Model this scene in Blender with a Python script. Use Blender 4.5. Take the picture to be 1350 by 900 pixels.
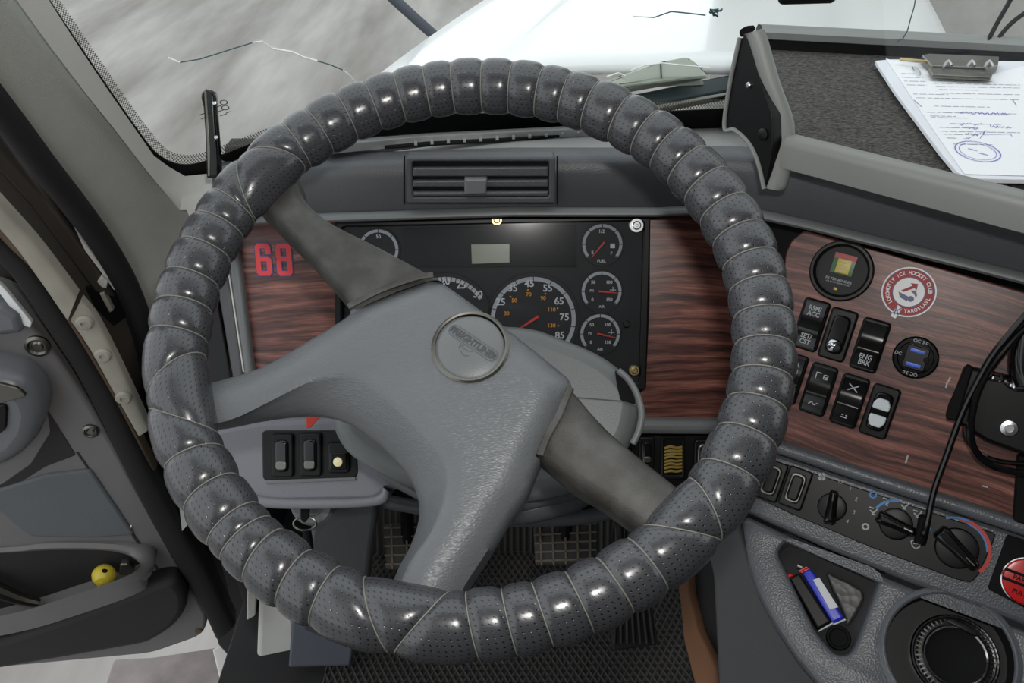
import bpy, bmesh, math, random
from mathutils import Vector, Matrix
random.seed(7)
for o in list(bpy.data.objects): bpy.data.objects.remove(o)
scn = bpy.context.scene
COL = scn.collection
rad = math.radians

# ---------------------------------------------------------------- camera, sky, flash, exposure
PITCH = rad(35); FPX = 1090.0
CAM = Vector((0, 0, 1.2))
cd = bpy.data.cameras.new('camera'); cd.sensor_fit = 'HORIZONTAL'; cd.sensor_width = 36
cd.lens = 36 * FPX / 1350; cd.clip_start = .02; cd.clip_end = 200
cam = bpy.data.objects.new('camera', cd); COL.objects.link(cam)
cam.location = CAM; cam.rotation_euler = (math.pi / 2 - PITCH, 0, 0)
scn.camera = cam
w = bpy.data.worlds.new('world'); scn.world = w; w.use_nodes = True
bg = w.node_tree.nodes['Background']; bg.inputs[0].default_value = (.93, .97, 1, 1); bg.inputs[1].default_value = 1.35
fl = bpy.data.lights.new('camera_flash', 'AREA'); fl.shape = 'RECTANGLE'; fl.size = .045; fl.size_y = .03; fl.energy = 2.75
fl.color = (1, .97, .93)
flo = bpy.data.objects.new('camera_flash', fl); COL.objects.link(flo)
flo.location = (.03, .045, 1.275); flo.rotation_euler = (math.pi / 2 - PITCH, 0, 0)
vs = scn.view_settings; vs.view_transform = 'Standard'; vs.look = 'None'; vs.gamma = 1; vs.use_curve_mapping = False
vs.exposure = 0.0

# ---------------------------------------------------------------- pixel rays and planes
Fw = Vector((0, math.cos(PITCH), -math.sin(PITCH))); Up = Vector((0, math.sin(PITCH), math.cos(PITCH)))
def ray(px, py): return Fw + Vector((1, 0, 0)) * ((px - 675) / FPX) + Up * ((450 - py) / FPX)
def atd(px, py, d): return CAM + ray(px, py) * d
class Plane:
    def __init__(s, p, n):
        s.p = Vector(p); s.n = Vector(n).normalized()
        z = Vector((0, 0, 1)) if abs(s.n.z) < .97 else Vector((0, 1, 0))
        s.e1 = z.cross(s.n).normalized(); s.e2 = s.n.cross(s.e1)
    def hit(s, px, py):
        d = ray(px, py); return CAM + d * ((s.p - CAM).dot(s.n) / d.dot(s.n))
    def to2(s, v): q = v - s.p; return (q.dot(s.e1), q.dot(s.e2))
    def at(s, a, b, h=0): return s.p + s.e1 * a + s.e2 * b + s.n * h
    def px2(s, px, py): return s.to2(s.hit(px, py))
    def off(s, h): return Plane(s.p + s.n * h, s.n)
    def mat(s, v, rz=0):
        m = Matrix((s.e1, s.e2, s.n)).transposed().to_4x4(); m.translation = v
        return m @ Matrix.Rotation(rz, 4, 'Z')
def face(yaw, tilt):  # normal of a panel turned towards the driver by yaw and leaned back by tilt
    y, t = rad(yaw), rad(tilt)
    return Vector((-math.sin(y) * math.cos(t), -math.cos(y) * math.cos(t), math.sin(t)))
CL = Plane((0, .82, .685), face(0, 28))
RW = Plane(atd(1020, 450, .93), face(31, 28))
HV = Plane(RW.hit(1190, 645), face(31, 40))
CO = Plane(HV.hit(1165, 760), face(31, 55))
FS = Plane((0, .831, .83), face(0, 6))
wn_c = (-.048, .4, .917)
WC = CAM + Vector((1, 0, 0)) * -.0352 + Up * .0184 + Fw * .6448
wa, wb = .41136, -.04856
WN = (Vector((1, 0, 0)) * math.sin(wb) + Up * math.sin(wa) - Fw * math.cos(wa)).normalized()
WH = Plane(WC, WN)
DP = Plane((-.47, .80, .5), (.20, -.98, 0))
LP = Plane(atd(400, 600, .90), face(0, 33))

# ---------------------------------------------------------------- materials
MATS = {}
def new_mat(name):
    m = bpy.data.materials.new(name); m.use_nodes = True; MATS[name] = m
    nt = m.node_tree; return m, nt, nt.nodes['Principled BSDF']
def N(nt, t, **kw):
    n = nt.nodes.new(t)
    for k, v in kw.items():
        if k.startswith('i_'): n.inputs[k[2:]].default_value = v
        else: setattr(n, k, v)
    return n
def srgb(r, g, b):
    f = lambda c: (c / 255 / 12.92) if c <= 10 else ((c / 255 + .055) / 1.055) ** 2.4
    return (f(r), f(g), f(b), 1)
def mat(name, col, rough=.5, metal=0, grain=0, gscale=900, var=0, vscale=12, coat=0, spec=.5, aniso=None, alpha=None):
    m, nt, p = new_mat(name); L = nt.links
    c = srgb(*col); p.inputs['Base Color'].default_value = c
    p.inputs['Roughness'].default_value = rough; p.inputs['Metallic'].default_value = metal
    p.inputs['Specular IOR Level'].default_value = spec; p.inputs['Coat Weight'].default_value = coat
    tc = N(nt, 'ShaderNodeTexCoord')
    src = tc.outputs['Object']
    if aniso:
        mp = N(nt, 'ShaderNodeMapping'); mp.inputs['Scale'].default_value = aniso; L.new(src, mp.inputs[0]); src2 = mp.outputs[0]
    else: src2 = src
    if var:
        nz = N(nt, 'ShaderNodeTexNoise'); nz.inputs['Scale'].default_value = vscale; nz.inputs['Detail'].default_value = 6
        L.new(src, nz.inputs['Vector'])
        mx = N(nt, 'ShaderNodeMix', data_type='RGBA')
        mx.inputs[6].default_value = tuple(x * (1 - var) for x in c[:3]) + (1,)
        mx.inputs[7].default_value = tuple(min(1, x * (1 + var)) for x in c[:3]) + (1,)
        L.new(nz.outputs[0], mx.inputs[0]); L.new(mx.outputs[2], p.inputs['Base Color'])
    if grain:
        v = N(nt, 'ShaderNodeTexVoronoi'); v.inputs['Scale'].default_value = gscale; L.new(src2, v.inputs['Vector'])
        b = N(nt, 'ShaderNodeBump'); b.inputs['Strength'].default_value = grain; b.inputs['Distance'].default_value = .0006
        L.new(v.outputs['Distance'], b.inputs['Height']); L.new(b.outputs[0], p.inputs['Normal'])
    return m
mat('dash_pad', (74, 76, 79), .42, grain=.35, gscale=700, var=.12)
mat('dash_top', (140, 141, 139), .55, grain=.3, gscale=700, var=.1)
mat('trim_grey', (104, 107, 108), .42, grain=.15, gscale=900, var=.1)
mat('rail_grey', (130, 132, 129), .42, grain=.1, gscale=900, var=.08)
mat('panel_grey', (118, 118, 124), .4, grain=.25, gscale=600, var=.12)
mat('console_grey', (84, 87, 92), .34, grain=.35, gscale=500, var=.12)
mat('console_side', (62, 62, 64), .6, grain=.2, gscale=800)
mat('pillar_cloth', (154, 154, 148), .85, grain=.5, gscale=650, var=.08, vscale=30)
mat('pillar_lip', (196, 197, 192), .7, grain=.2, var=.05)
mat('black_plastic', (14, 14, 15), .4, spec=.3)
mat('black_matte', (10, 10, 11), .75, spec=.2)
mat('knob_black', (12, 12, 13), .16)
mat('black_rubber', (20, 19, 20), .75, grain=.3, gscale=300, var=.3, vscale=25)
mat('jamb_dark', (56, 50, 44), .7, grain=.1, var=.4, vscale=18)
mat('beige_metal', (150, 146, 134), .55, var=.3, vscale=22)
mat('rust', (92, 76, 62), .8, var=.5, vscale=30)
mat('door_grey', (112, 110, 110), .55, grain=.2, gscale=800, var=.1)
mat('door_pad', (96, 100, 104), .7, grain=.3, gscale=700, var=.1)
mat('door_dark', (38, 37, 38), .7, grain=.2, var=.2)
mat('pod_grey', (108, 110, 115), .3, grain=.1)
mat('white_paint', (236, 238, 238), .25, coat=.3)
mat('white_worn', (205, 203, 198), .6, var=.2, vscale=15)
mat('cluster_black', (13, 14, 17), .6)
mat('gauge_black', (13, 14, 18), .6)
mat('mark_white', (205, 206, 208), .6)
mat('mark_grey', (170, 172, 176), .6)
mat('mark_orange', (225, 150, 40), .6)
mat('needle_red', (205, 45, 40), .5)
mat('lcd', (128, 134, 112), .3)
mat('silver', (205, 207, 210), .3, metal=1)
mat('chrome', (200, 200, 204), .14, metal=1)
mat('brass', (176, 160, 120), .35, metal=1)
mat('steel_dark', (120, 118, 112), .35, metal=1, var=.2)
mat('red_print', (222, 62, 66), .5)
mat('navy_print', (60, 62, 120), .5)
mat('red_gloss', (215, 35, 38), .3)
mat('red_tag', (200, 50, 30), .5)
mat('sticker_white', (232, 232, 232), .4)
mat('sticker_red', (158, 26, 36), .5)
mat('sticker_blue', (44, 62, 116), .4)
mat('usb_blue', (58, 98, 215), .35)
mat('gauge_green', (60, 100, 62), .4); mat('gauge_yellow', (200, 178, 70), .4); mat('gauge_red', (165, 45, 48), .4)
mat('hvac_blue', (52, 128, 196), .5); mat('hvac_red', (190, 58, 48), .5)
mat('lighter_blue', (38, 52, 190), .22); mat('lighter_black', (12, 12, 13), .4, spec=.25)
mat('label_white', (210, 212, 216), .5)
mat('foil', (70, 70, 69), .4, metal=.4, grain=.8, gscale=120)
mat('paper', (238, 239, 242), .8); mat('paper_under', (224, 226, 232), .8)
mat('print_grey', (150, 152, 165), .8); mat('ink_blue', (110, 112, 190), .8)
mat('yellow_plastic', (214, 190, 58), .4)
mat('wire_yellow', (140, 118, 52), .6)
mat('lens_white', (215, 222, 226), .2)
mat('lamp_cream', (236, 228, 180), .4)
mat('thread', (128, 126, 118), .6)
mat('emblem_line', (66, 69, 72), .5)
mat('cork_brown', (126, 88, 62), .8, var=.25)
mat('tread_tan', (96, 87, 74), .8, var=.3, vscale=40)
mat('pedal_rubber', (48, 46, 45), .7, var=.3, vscale=30)
mat('floor_dark', (44, 43, 44), .8)
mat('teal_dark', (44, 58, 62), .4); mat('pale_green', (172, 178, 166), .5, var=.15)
mat('ceiling_cloth', (110, 110, 106), .9)
mat('crack_white', (245, 250, 250), .4); mat('crack_teal', (52, 92, 98), .3)
mat('stamp_black', (60, 62, 60), .6)
mat('bluish_grey', (78, 82, 92), .6)

def leather_hub():
    m, nt, p = new_mat('hub_leather'); L = nt.links
    tc = N(nt, 'ShaderNodeTexCoord')
    nz = N(nt, 'ShaderNodeTexNoise'); nz.inputs['Scale'].default_value = 14; nz.inputs['Detail'].default_value = 5; L.new(tc.outputs['Object'], nz.inputs[0])
    mx = N(nt, 'ShaderNodeMix', data_type='RGBA'); mx.inputs[6].default_value = srgb(91, 94, 97); mx.inputs[7].default_value = srgb(106, 109, 112)
    L.new(nz.outputs[0], mx.inputs[0]); L.new(mx.outputs[2], p.inputs['Base Color']); p.inputs['Roughness'].default_value = .40
    v = N(nt, 'ShaderNodeTexVoronoi', feature='DISTANCE_TO_EDGE'); v.inputs['Scale'].default_value = 430
    mp = N(nt, 'ShaderNodeMapping'); mp.inputs['Scale'].default_value = (.55, 1.3, 1.3); mp.inputs['Rotation'].default_value = (0, 0, .5)
    L.new(tc.outputs['Object'], mp.inputs[0]); L.new(mp.outputs[0], v.inputs[0])
    n2 = N(nt, 'ShaderNodeTexNoise'); n2.inputs['Scale'].default_value = 160; L.new(mp.outputs[0], n2.inputs[0])
    ad = N(nt, 'ShaderNodeMath', operation='ADD'); L.new(v.outputs[0], ad.inputs[0]); L.new(n2.outputs[0], ad.inputs[1])
    v.inputs['Randomness'].default_value = 1
    b = N(nt, 'ShaderNodeBump'); b.inputs['Strength'].default_value = .6; b.inputs['Distance'].default_value = .0006
    L.new(ad.outputs[0], b.inputs['Height']); L.new(b.outputs[0], p.inputs['Normal'])
leather_hub()
def spoke_leather():
    m, nt, p = new_mat('spoke_worn'); L = nt.links
    tc = N(nt, 'ShaderNodeTexCoord')
    nz = N(nt, 'ShaderNodeTexNoise'); nz.inputs['Scale'].default_value = 34; nz.inputs['Detail'].default_value = 8; L.new(tc.outputs['Object'], nz.inputs[0])
    cr = N(nt, 'ShaderNodeValToRGB'); L.new(nz.outputs[0], cr.inputs[0])
    e = cr.color_ramp.elements; e[0].position = .4; e[0].color = srgb(52, 50, 46); e[1].position = .7; e[1].color = srgb(80, 80, 78)
    L.new(cr.outputs[0], p.inputs['Base Color']); p.inputs['Roughness'].default_value = .55
    v = N(nt, 'ShaderNodeTexNoise'); v.inputs['Scale'].default_value = 900; L.new(tc.outputs['Object'], v.inputs[0])
    b = N(nt, 'ShaderNodeBump'); b.inputs['Strength'].default_value = .5; b.inputs['Distance'].default_value = .0006
    L.new(v.outputs[0], b.inputs['Height']); L.new(b.outputs[0], p.inputs['Normal'])
spoke_leather()
def perforated():
    m, nt, p = new_mat('perforated_leather'); L = nt.links
    uv = N(nt, 'ShaderNodeUVMap'); sp = N(nt, 'ShaderNodeSeparateXYZ'); L.new(uv.outputs[0], sp.inputs[0])
    def M(op, a, b=None):
        n = N(nt, 'ShaderNodeMath', operation=op)
        for i, x in enumerate((a, b)):
            if x is None: continue
            if isinstance(x, (int, float)): n.inputs[i].default_value = x
            else: L.new(x, n.inputs[i])
        return n.outputs[0]
    v = sp.outputs[1]; row = M('FLOOR', v); odd = M('MULTIPLY', M('MODULO', row, 2), .5)
    u = M('ADD', sp.outputs[0], odd)
    du = M('SUBTRACT', M('FRACT', u), .5); dv = M('SUBTRACT', M('FRACT', v), .5)
    d = M('SQRT', M('ADD', M('MULTIPLY', du, du), M('MULTIPLY', dv, dv)))
    mr = N(nt, 'ShaderNodeMapRange'); mr.inputs[1].default_value = .11; mr.inputs[2].default_value = .19; L.new(d, mr.inputs[0])
    tc = N(nt, 'ShaderNodeTexCoord'); nz = N(nt, 'ShaderNodeTexNoise'); nz.inputs['Scale'].default_value = 20; nz.inputs['Detail'].default_value = 5; L.new(tc.outputs['Object'], nz.inputs[0])
    c1 = N(nt, 'ShaderNodeMix', data_type='RGBA'); c1.inputs[6].default_value = srgb(54, 55, 58); c1.inputs[7].default_value = srgb(66, 67, 71); L.new(nz.outputs[0], c1.inputs[0])
    mx = N(nt, 'ShaderNodeMix', data_type='RGBA'); mx.inputs[6].default_value = srgb(12, 12, 13)
    L.new(mr.outputs[0], mx.inputs[0]); L.new(c1.outputs[2], mx.inputs[7]); L.new(mx.outputs[2], p.inputs['Base Color'])
    p.inputs['Roughness'].default_value = .27; p.inputs['Specular IOR Level'].default_value = .7
    n2 = N(nt, 'ShaderNodeTexNoise'); n2.inputs['Scale'].default_value = 350; L.new(tc.outputs['Object'], n2.inputs[0])
    hh = M('ADD', mr.outputs[0], M('MULTIPLY', n2.outputs[0], .12))
    b = N(nt, 'ShaderNodeBump'); b.inputs['Strength'].default_value = .45; b.inputs['Distance'].default_value = .0005
    L.new(hh, b.inputs['Height']); L.new(b.outputs[0], p.inputs['Normal'])
perforated()
def wood(name='wood_laminate'):
    m, nt, p = new_mat(name); L = nt.links
    uv = N(nt, 'ShaderNodeUVMap')
    mp = N(nt, 'ShaderNodeMapping'); mp.inputs['Scale'].default_value = (6, 130, 1); L.new(uv.outputs[0], mp.inputs[0])
    n0 = N(nt, 'ShaderNodeTexNoise'); n0.inputs['Scale'].default_value = 9; n0.inputs['Detail'].default_value = 2; L.new(uv.outputs[0], n0.inputs[0])
    dm = N(nt, 'ShaderNodeVectorMath', operation='MULTIPLY_ADD'); dm.inputs[1].default_value = (0, 3.0, 0)
    L.new(n0.outputs[1], dm.inputs[0]); L.new(mp.outputs[0], dm.inputs[2])
    n1 = N(nt, 'ShaderNodeTexNoise'); n1.inputs['Scale'].default_value = 1; n1.inputs['Detail'].default_value = 7; n1.inputs['Roughness'].default_value = .62; L.new(dm.outputs[0], n1.inputs[0])
    cr = N(nt, 'ShaderNodeValToRGB'); L.new(n1.outputs[0], cr.inputs[0])
    e = cr.color_ramp.elements
    e[0].position = .33; e[0].color = srgb(34, 20, 18); e[1].position = .66; e[1].color = srgb(160, 106, 92)
    x = e.new(.47); x.color = srgb(92, 54, 47); x = e.new(.55); x.color = srgb(126, 78, 67)
    mp2 = N(nt, 'ShaderNodeMapping'); mp2.inputs['Scale'].default_value = (60, 900, 1); L.new(uv.outputs[0], mp2.inputs[0])
    n2 = N(nt, 'ShaderNodeTexNoise'); n2.inputs['Scale'].default_value = 1; n2.inputs['Detail'].default_value = 3; L.new(mp2.outputs[0], n2.inputs[0])
    mx = N(nt, 'ShaderNodeMix', data_type='RGBA', blend_type='MULTIPLY'); mx.inputs[0].default_value = .55
    cr2 = N(nt, 'ShaderNodeValToRGB'); L.new(n2.outputs[0], cr2.inputs[0]); cr2.color_ramp.elements[0].position = .3; cr2.color_ramp.elements[0].color = (.35, .3, .3, 1); cr2.color_ramp.elements[1].position = .6
    L.new(cr.outputs[0], mx.inputs[6]); L.new(cr2.outputs[0], mx.inputs[7]); L.new(mx.outputs[2], p.inputs['Base Color'])
    p.inputs['Roughness'].default_value = .38
    b = N(nt, 'ShaderNodeBump'); b.inputs['Strength'].default_value = .15; b.inputs['Distance'].default_value = .0005
    L.new(n2.outputs[0], b.inputs['Height']); L.new(b.outputs[0], p.inputs['Normal'])
wood()
def carpet():
    m, nt, p = new_mat('carpet'); L = nt.links
    tc = N(nt, 'ShaderNodeTexCoord'); mp = N(nt, 'ShaderNodeMapping'); mp.inputs['Scale'].default_value = (260, 560, 300); L.new(tc.outputs['Object'], mp.inputs[0])
    n1 = N(nt, 'ShaderNodeTexNoise'); n1.inputs['Scale'].default_value = 1; n1.inputs['Detail'].default_value = 4; L.new(mp.outputs[0], n1.inputs[0])
    cr = N(nt, 'ShaderNodeValToRGB'); L.new(n1.outputs[0], cr.inputs[0])
    e = cr.color_ramp.elements; e[0].position = .35; e[0].color = srgb(22, 21, 21); e[1].position = .75; e[1].color = srgb(104, 100, 96)
    L.new(cr.outputs[0], p.inputs['Base Color']); p.inputs['Roughness'].default_value = .95
    b = N(nt, 'ShaderNodeBump'); b.inputs['Strength'].default_value = .7; b.inputs['Distance'].default_value = .002
    L.new(n1.outputs[0], b.inputs['Height']); L.new(b.outputs[0], p.inputs['Normal'])
carpet()
def concrete(name, c0, c1, sc, strk):
    m, nt, p = new_mat(name); L = nt.links
    tc = N(nt, 'ShaderNodeTexCoord'); mp = N(nt, 'ShaderNodeMapping'); mp.inputs['Scale'].default_value = strk; mp.inputs['Rotation'].default_value = (0, 0, .35); L.new(tc.outputs['Object'], mp.inputs[0])
    n1 = N(nt, 'ShaderNodeTexNoise'); n1.inputs['Scale'].default_value = sc; n1.inputs['Detail'].default_value = 7; n1.inputs['Roughness'].default_value = .55; L.new(mp.outputs[0], n1.inputs[0])
    cr = N(nt, 'ShaderNodeValToRGB'); L.new(n1.outputs[0], cr.inputs[0])
    e = cr.color_ramp.elements; e[0].position = .3; e[0].color = srgb(*c0); e[1].position = .72; e[1].color = srgb(*c1)
    L.new(cr.outputs[0], p.inputs['Base Color']); p.inputs['Roughness'].default_value = .7
concrete('ground_concrete', (112, 106, 100), (176, 172, 168), 1.0, (1.7, .3, 1))
concrete('wall_concrete', (150, 148, 142), (186, 185, 180), 3, (1, 1, 1))
concrete('step_concrete', (100, 92, 90), (150, 140, 138), 8, (1, 1, 1))
def floor_mat_mat():
    m, nt, p = new_mat('diamond_rubber'); L = nt.links
    tc = N(nt, 'ShaderNodeTexCoord'); mp = N(nt, 'ShaderNodeMapping'); mp.inputs['Rotation'].default_value = (0, 0, 0); mp.inputs['Scale'].default_value = (85, 48, 1); L.new(tc.outputs['Object'], mp.inputs[0])
    sp = N(nt, 'ShaderNodeSeparateXYZ'); L.new(mp.outputs[0], sp.inputs[0])
    def M(op, a, b=None):
        n = N(nt, 'ShaderNodeMath', operation=op)
        for i, x in enumerate((a, b)):
            if x is None: continue
            if isinstance(x, (int, float)): n.inputs[i].default_value = x
            else: L.new(x, n.inputs[i])
        return n.outputs[0]
    s = M('ABSOLUTE', M('SINE', M('MULTIPLY', M('ADD', sp.outputs[0], sp.outputs[1]), 3.1416)))
    t = M('ABSOLUTE', M('SINE', M('MULTIPLY', M('SUBTRACT', sp.outputs[0], sp.outputs[1]), 3.1416)))
    mn = M('MINIMUM', s, t)
    cr = N(nt, 'ShaderNodeValToRGB'); L.new(mn, cr.inputs[0]); e = cr.color_ramp.elements
    e[0].position = .25; e[0].color = srgb(92, 88, 84); e[1].position = .55; e[1].color = srgb(44, 42, 41)
    nz = N(nt, 'ShaderNodeTexNoise'); nz.inputs['Scale'].default_value = 9; nz.inputs['Detail'].default_value = 5; L.new(tc.outputs['Object'], nz.inputs[0])
    mx = N(nt, 'ShaderNodeMix', data_type='RGBA', blend_type='MULTIPLY'); mx.inputs[0].default_value = .7; L.new(cr.outputs[0], mx.inputs[6]); L.new(nz.outputs[0], mx.inputs[7])
    L.new(mx.outputs[2], p.inputs['Base Color']); p.inputs['Roughness'].default_value = .6
    b = N(nt, 'ShaderNodeBump'); b.inputs['Strength'].default_value = .8; b.inputs['Distance'].default_value = .003; b.invert = True
    L.new(mn, b.inputs['Height']); L.new(b.outputs[0], p.inputs['Normal'])
floor_mat_mat()
def glass(name, tint, refl, rough=.02, base=.03):
    m, nt, p = new_mat(name); L = nt.links; nt.nodes.remove(p)
    out = nt.nodes['Material Output']
    t = N(nt, 'ShaderNodeBsdfTransparent'); t.inputs[0].default_value = tint
    g = N(nt, 'ShaderNodeBsdfGlossy'); g.inputs['Roughness'].default_value = .02
    f = N(nt, 'ShaderNodeLayerWeight'); f.inputs[0].default_value = .5
    pw = N(nt, 'ShaderNodeMath', operation='POWER'); pw.inputs[1].default_value = 4; L.new(f.outputs['Facing'], pw.inputs[0])
    ml = N(nt, 'ShaderNodeMath', operation='MULTIPLY_ADD'); ml.inputs[1].default_value = refl; ml.inputs[2].default_value = base; L.new(pw.outputs[0], ml.inputs[0])
    g.inputs['Roughness'].default_value = rough
    mx = N(nt, 'ShaderNodeMixShader'); L.new(ml.outputs[0], mx.inputs[0]); L.new(t.outputs[0], mx.inputs[1]); L.new(g.outputs[0], mx.inputs[2]); L.new(mx.outputs[0], out.inputs[0])
glass('windshield_glass', (.95, .98, .97, 1), .2)
glass('clear_lens', (.92, .93, .94, 1), .12, .12, .012)
def dotted():
    m, nt, p = new_mat('frit_dots'); L = nt.links; out = nt.nodes['Material Output']
    uv = N(nt, 'ShaderNodeUVMap'); v = N(nt, 'ShaderNodeTexChecker'); v.inputs['Scale'].default_value = 1; L.new(uv.outputs[0], v.inputs[0])
    p.inputs['Base Color'].default_value = srgb(120, 120, 112); p.inputs['Roughness'].default_value = .6
    t = N(nt, 'ShaderNodeBsdfTransparent'); mx = N(nt, 'ShaderNodeMixShader'); L.new(v.outputs[1], mx.inputs[0]); L.new(t.outputs[0], mx.inputs[1]); L.new(p.outputs[0], mx.inputs[2]); L.new(mx.outputs[0], out.inputs[0])
dotted()
m_, nt_, p_ = new_mat('red_lit'); p_.inputs['Base Color'].default_value = srgb(125, 14, 14); p_.inputs['Emission Color'].default_value = (1, .03, .03, 1); p_.inputs['Emission Strength'].default_value = .15; p_.inputs['Roughness'].default_value = .25

# ---------------------------------------------------------------- object helpers
def root(name, label, cat, loc, group=None, rot=None):
    o = bpy.data.objects.new(name, None); COL.objects.link(o); o.empty_display_size = .02
    m = Matrix.Translation(Vector(loc))
    if rot is not None: m = rot.copy(); m.translation = Vector(loc)
    o.matrix_world = m; o['label'] = label; o['category'] = cat
    if group: o['group'] = group
    return o
def tag(o, label, cat, group=None):
    o['label'] = label; o['category'] = cat
    if group: o['group'] = group
    return o
def struct(o, label=None):
    o['kind'] = 'structure'
    if label: o['label'] = label
    return o
def mesh(name, verts, faces, m, parent=None, uvs=None, local=False, smooth=True, ang=35, label=None):
    me = bpy.data.meshes.new(name); me.from_pydata([tuple(v) for v in verts], [], faces)
    if uvs is not None:
        ul = me.uv_layers.new(name='UVMap')
        for lp in me.loops: ul.data[lp.index].uv = uvs[lp.vertex_index]
    me.validate(); me.update()
    bm = bmesh.new(); bm.from_mesh(me)
    bmesh.ops.remove_doubles(bm, verts=bm.verts, dist=2e-6)
    bmesh.ops.recalc_face_normals(bm, faces=bm.faces); bm.to_mesh(me); bm.free()
    me.materials.append(MATS[m])
    if smooth:
        me.shade_smooth(); me.set_sharp_from_angle(angle=rad(ang))
        for f_ in me.polygons:
            if len(f_.vertices) > 4: f_.use_smooth = False
    o = bpy.data.objects.new(name, me); COL.objects.link(o)
    if parent is not None:
        o.parent = parent
        if not local: o.matrix_parent_inverse = wmat(parent).inverted()
    if label: o['label'] = label
    return o
def wmat(o):
    m = o.matrix_basis.copy()
    if o.parent is not None: m = wmat(o.parent) @ o.matrix_parent_inverse @ m
    return m
def fillet(p, r, n=4):
    if r <= 0: return list(p)
    out = []; k = len(p)
    for i in range(k):
        a, b, c = Vector(p[i - 1]), Vector(p[i]), Vector(p[(i + 1) % k])
        u, v = (a - b), (c - b); lu, lv = u.length, v.length
        if lu < 1e-9 or lv < 1e-9: continue
        u /= lu; v /= lv; rr = min(r, lu * .45, lv * .45)
        for j in range(n + 1):
            t = j / n; q = b + u * rr * (1 - t) ** 2 + v * rr * t ** 2
            out.append((q.x, q.y))
    return out
def spline(p, n=4, closed=True):
    out = []; k = len(p); V = [Vector(x) for x in p]
    g = (lambda i: V[i % k]) if closed else (lambda i: V[max(0, min(k - 1, i))])
    for i in range(k if closed else k - 1):
        a, b, c, d = g(i - 1), g(i), g(i + 1), g(i + 2)
        for j in range(n):
            t = j / n
            out.append(.5 * ((2 * b) + (c - a) * t + (2 * a - 5 * b + 4 * c - d) * t * t + (3 * b - a - 3 * c + d) * t ** 3))
    if not closed: out.append(V[-1])
    return out
def inset(p, d):
    k = len(p); area = sum(p[i - 1][0] * p[i][1] - p[i][0] * p[i - 1][1] for i in range(k))
    s = 1 if area > 0 else -1; out = []
    for i in range(k):
        a, b, c = p[i - 1], p[i], p[(i + 1) % k]
        e = Vector((b[0] - a[0], b[1] - a[1])); f = Vector((c[0] - b[0], c[1] - b[1]))
        if e.length < 1e-9: e = f
        if f.length < 1e-9: f = e
        e.normalize(); f.normalize()
        n1 = Vector((-e.y, e.x)) * s; n2 = Vector((-f.y, f.x)) * s
        m = n1 + n2; q = m.dot(n1)
        m = n1 if q < .2 else m / max(q, .5)
        out.append((b[0] + m.x * d, b[1] + m.y * d))
    # corners tighter than the offset fold over: pull each folded run to the crossing of its neighbours
    for _ in range(4):
        dirs = [Vector((p[(i + 1) % k][0] - p[i][0], p[(i + 1) % k][1] - p[i][1])) for i in range(k)]
        bad = [dirs[i].length > 1e-9 and Vector((out[(i + 1) % k][0] - out[i][0], out[(i + 1) % k][1] - out[i][1])).dot(dirs[i]) < -1e-12 for i in range(k)]
        if not any(bad) or all(bad): break
        i0 = next(i for i in range(k) if not bad[i]); i = 0
        while i < k:
            s0 = (i0 + i) % k
            if not bad[s0]: i += 1; continue
            n = 0
            while bad[(s0 + n) % k] and n < k: n += 1
            e0 = (s0 + n) % k; pa, pb = Vector(out[s0]), Vector(out[e0])
            da, db_ = Vector(p[s0]) - Vector(p[s0 - 1]), Vector(p[(e0 + 1) % k]) - Vector(p[e0])
            cr = da.x * db_.y - da.y * db_.x
            if abs(cr) > 1e-12 and da.length > 1e-9 and db_.length > 1e-9:
                w_ = pb - pa; t = (w_.x * db_.y - w_.y * db_.x) / cr; q = pa + da * t
                if (q - pa).length > 3 * abs(d) + (pb - pa).length: q = (pa + pb) / 2
            else: q = (pa + pb) / 2
            for j in range(n + 1): out[(s0 + j) % k] = (q.x, q.y)
            i += n
    return out
def prof(th, bev, k=3):
    if bev <= 0: return [(0, -th), (0, 0)]
    r = [(0, -th), (0, -bev)]
    for j in range(1, k + 1):
        a = j / k * math.pi / 2; r.append((bev * (1 - math.cos(a)), -bev + bev * math.sin(a)))
    return r
def slab2(name, p2, pl, th, bev, m, parent=None, h=0, profile=None, label=None, rf=0):
    pr = profile or prof(th, bev); V, F, U = [], [], []; k = None
    for (ins, z) in pr:
        pts = inset(p2, ins) if ins else p2
        if rf: pts = fillet(pts, max(rf - ins, .0003))
        k = len(pts)
        for q in pts:
            V.append(pl.at(q[0], q[1], z + h)); U.append(q)
    for r in range(len(pr) - 1):
        for i in range(k):
            j = (i + 1) % k; F.append((r * k + i, r * k + j, (r + 1) * k + j, (r + 1) * k + i))
    F.append(tuple(range(k))[::-1]); F.append(tuple((len(pr) - 1) * k + i for i in range(k)))
    return mesh(name, V, F, m, parent, U, label=label)
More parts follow.
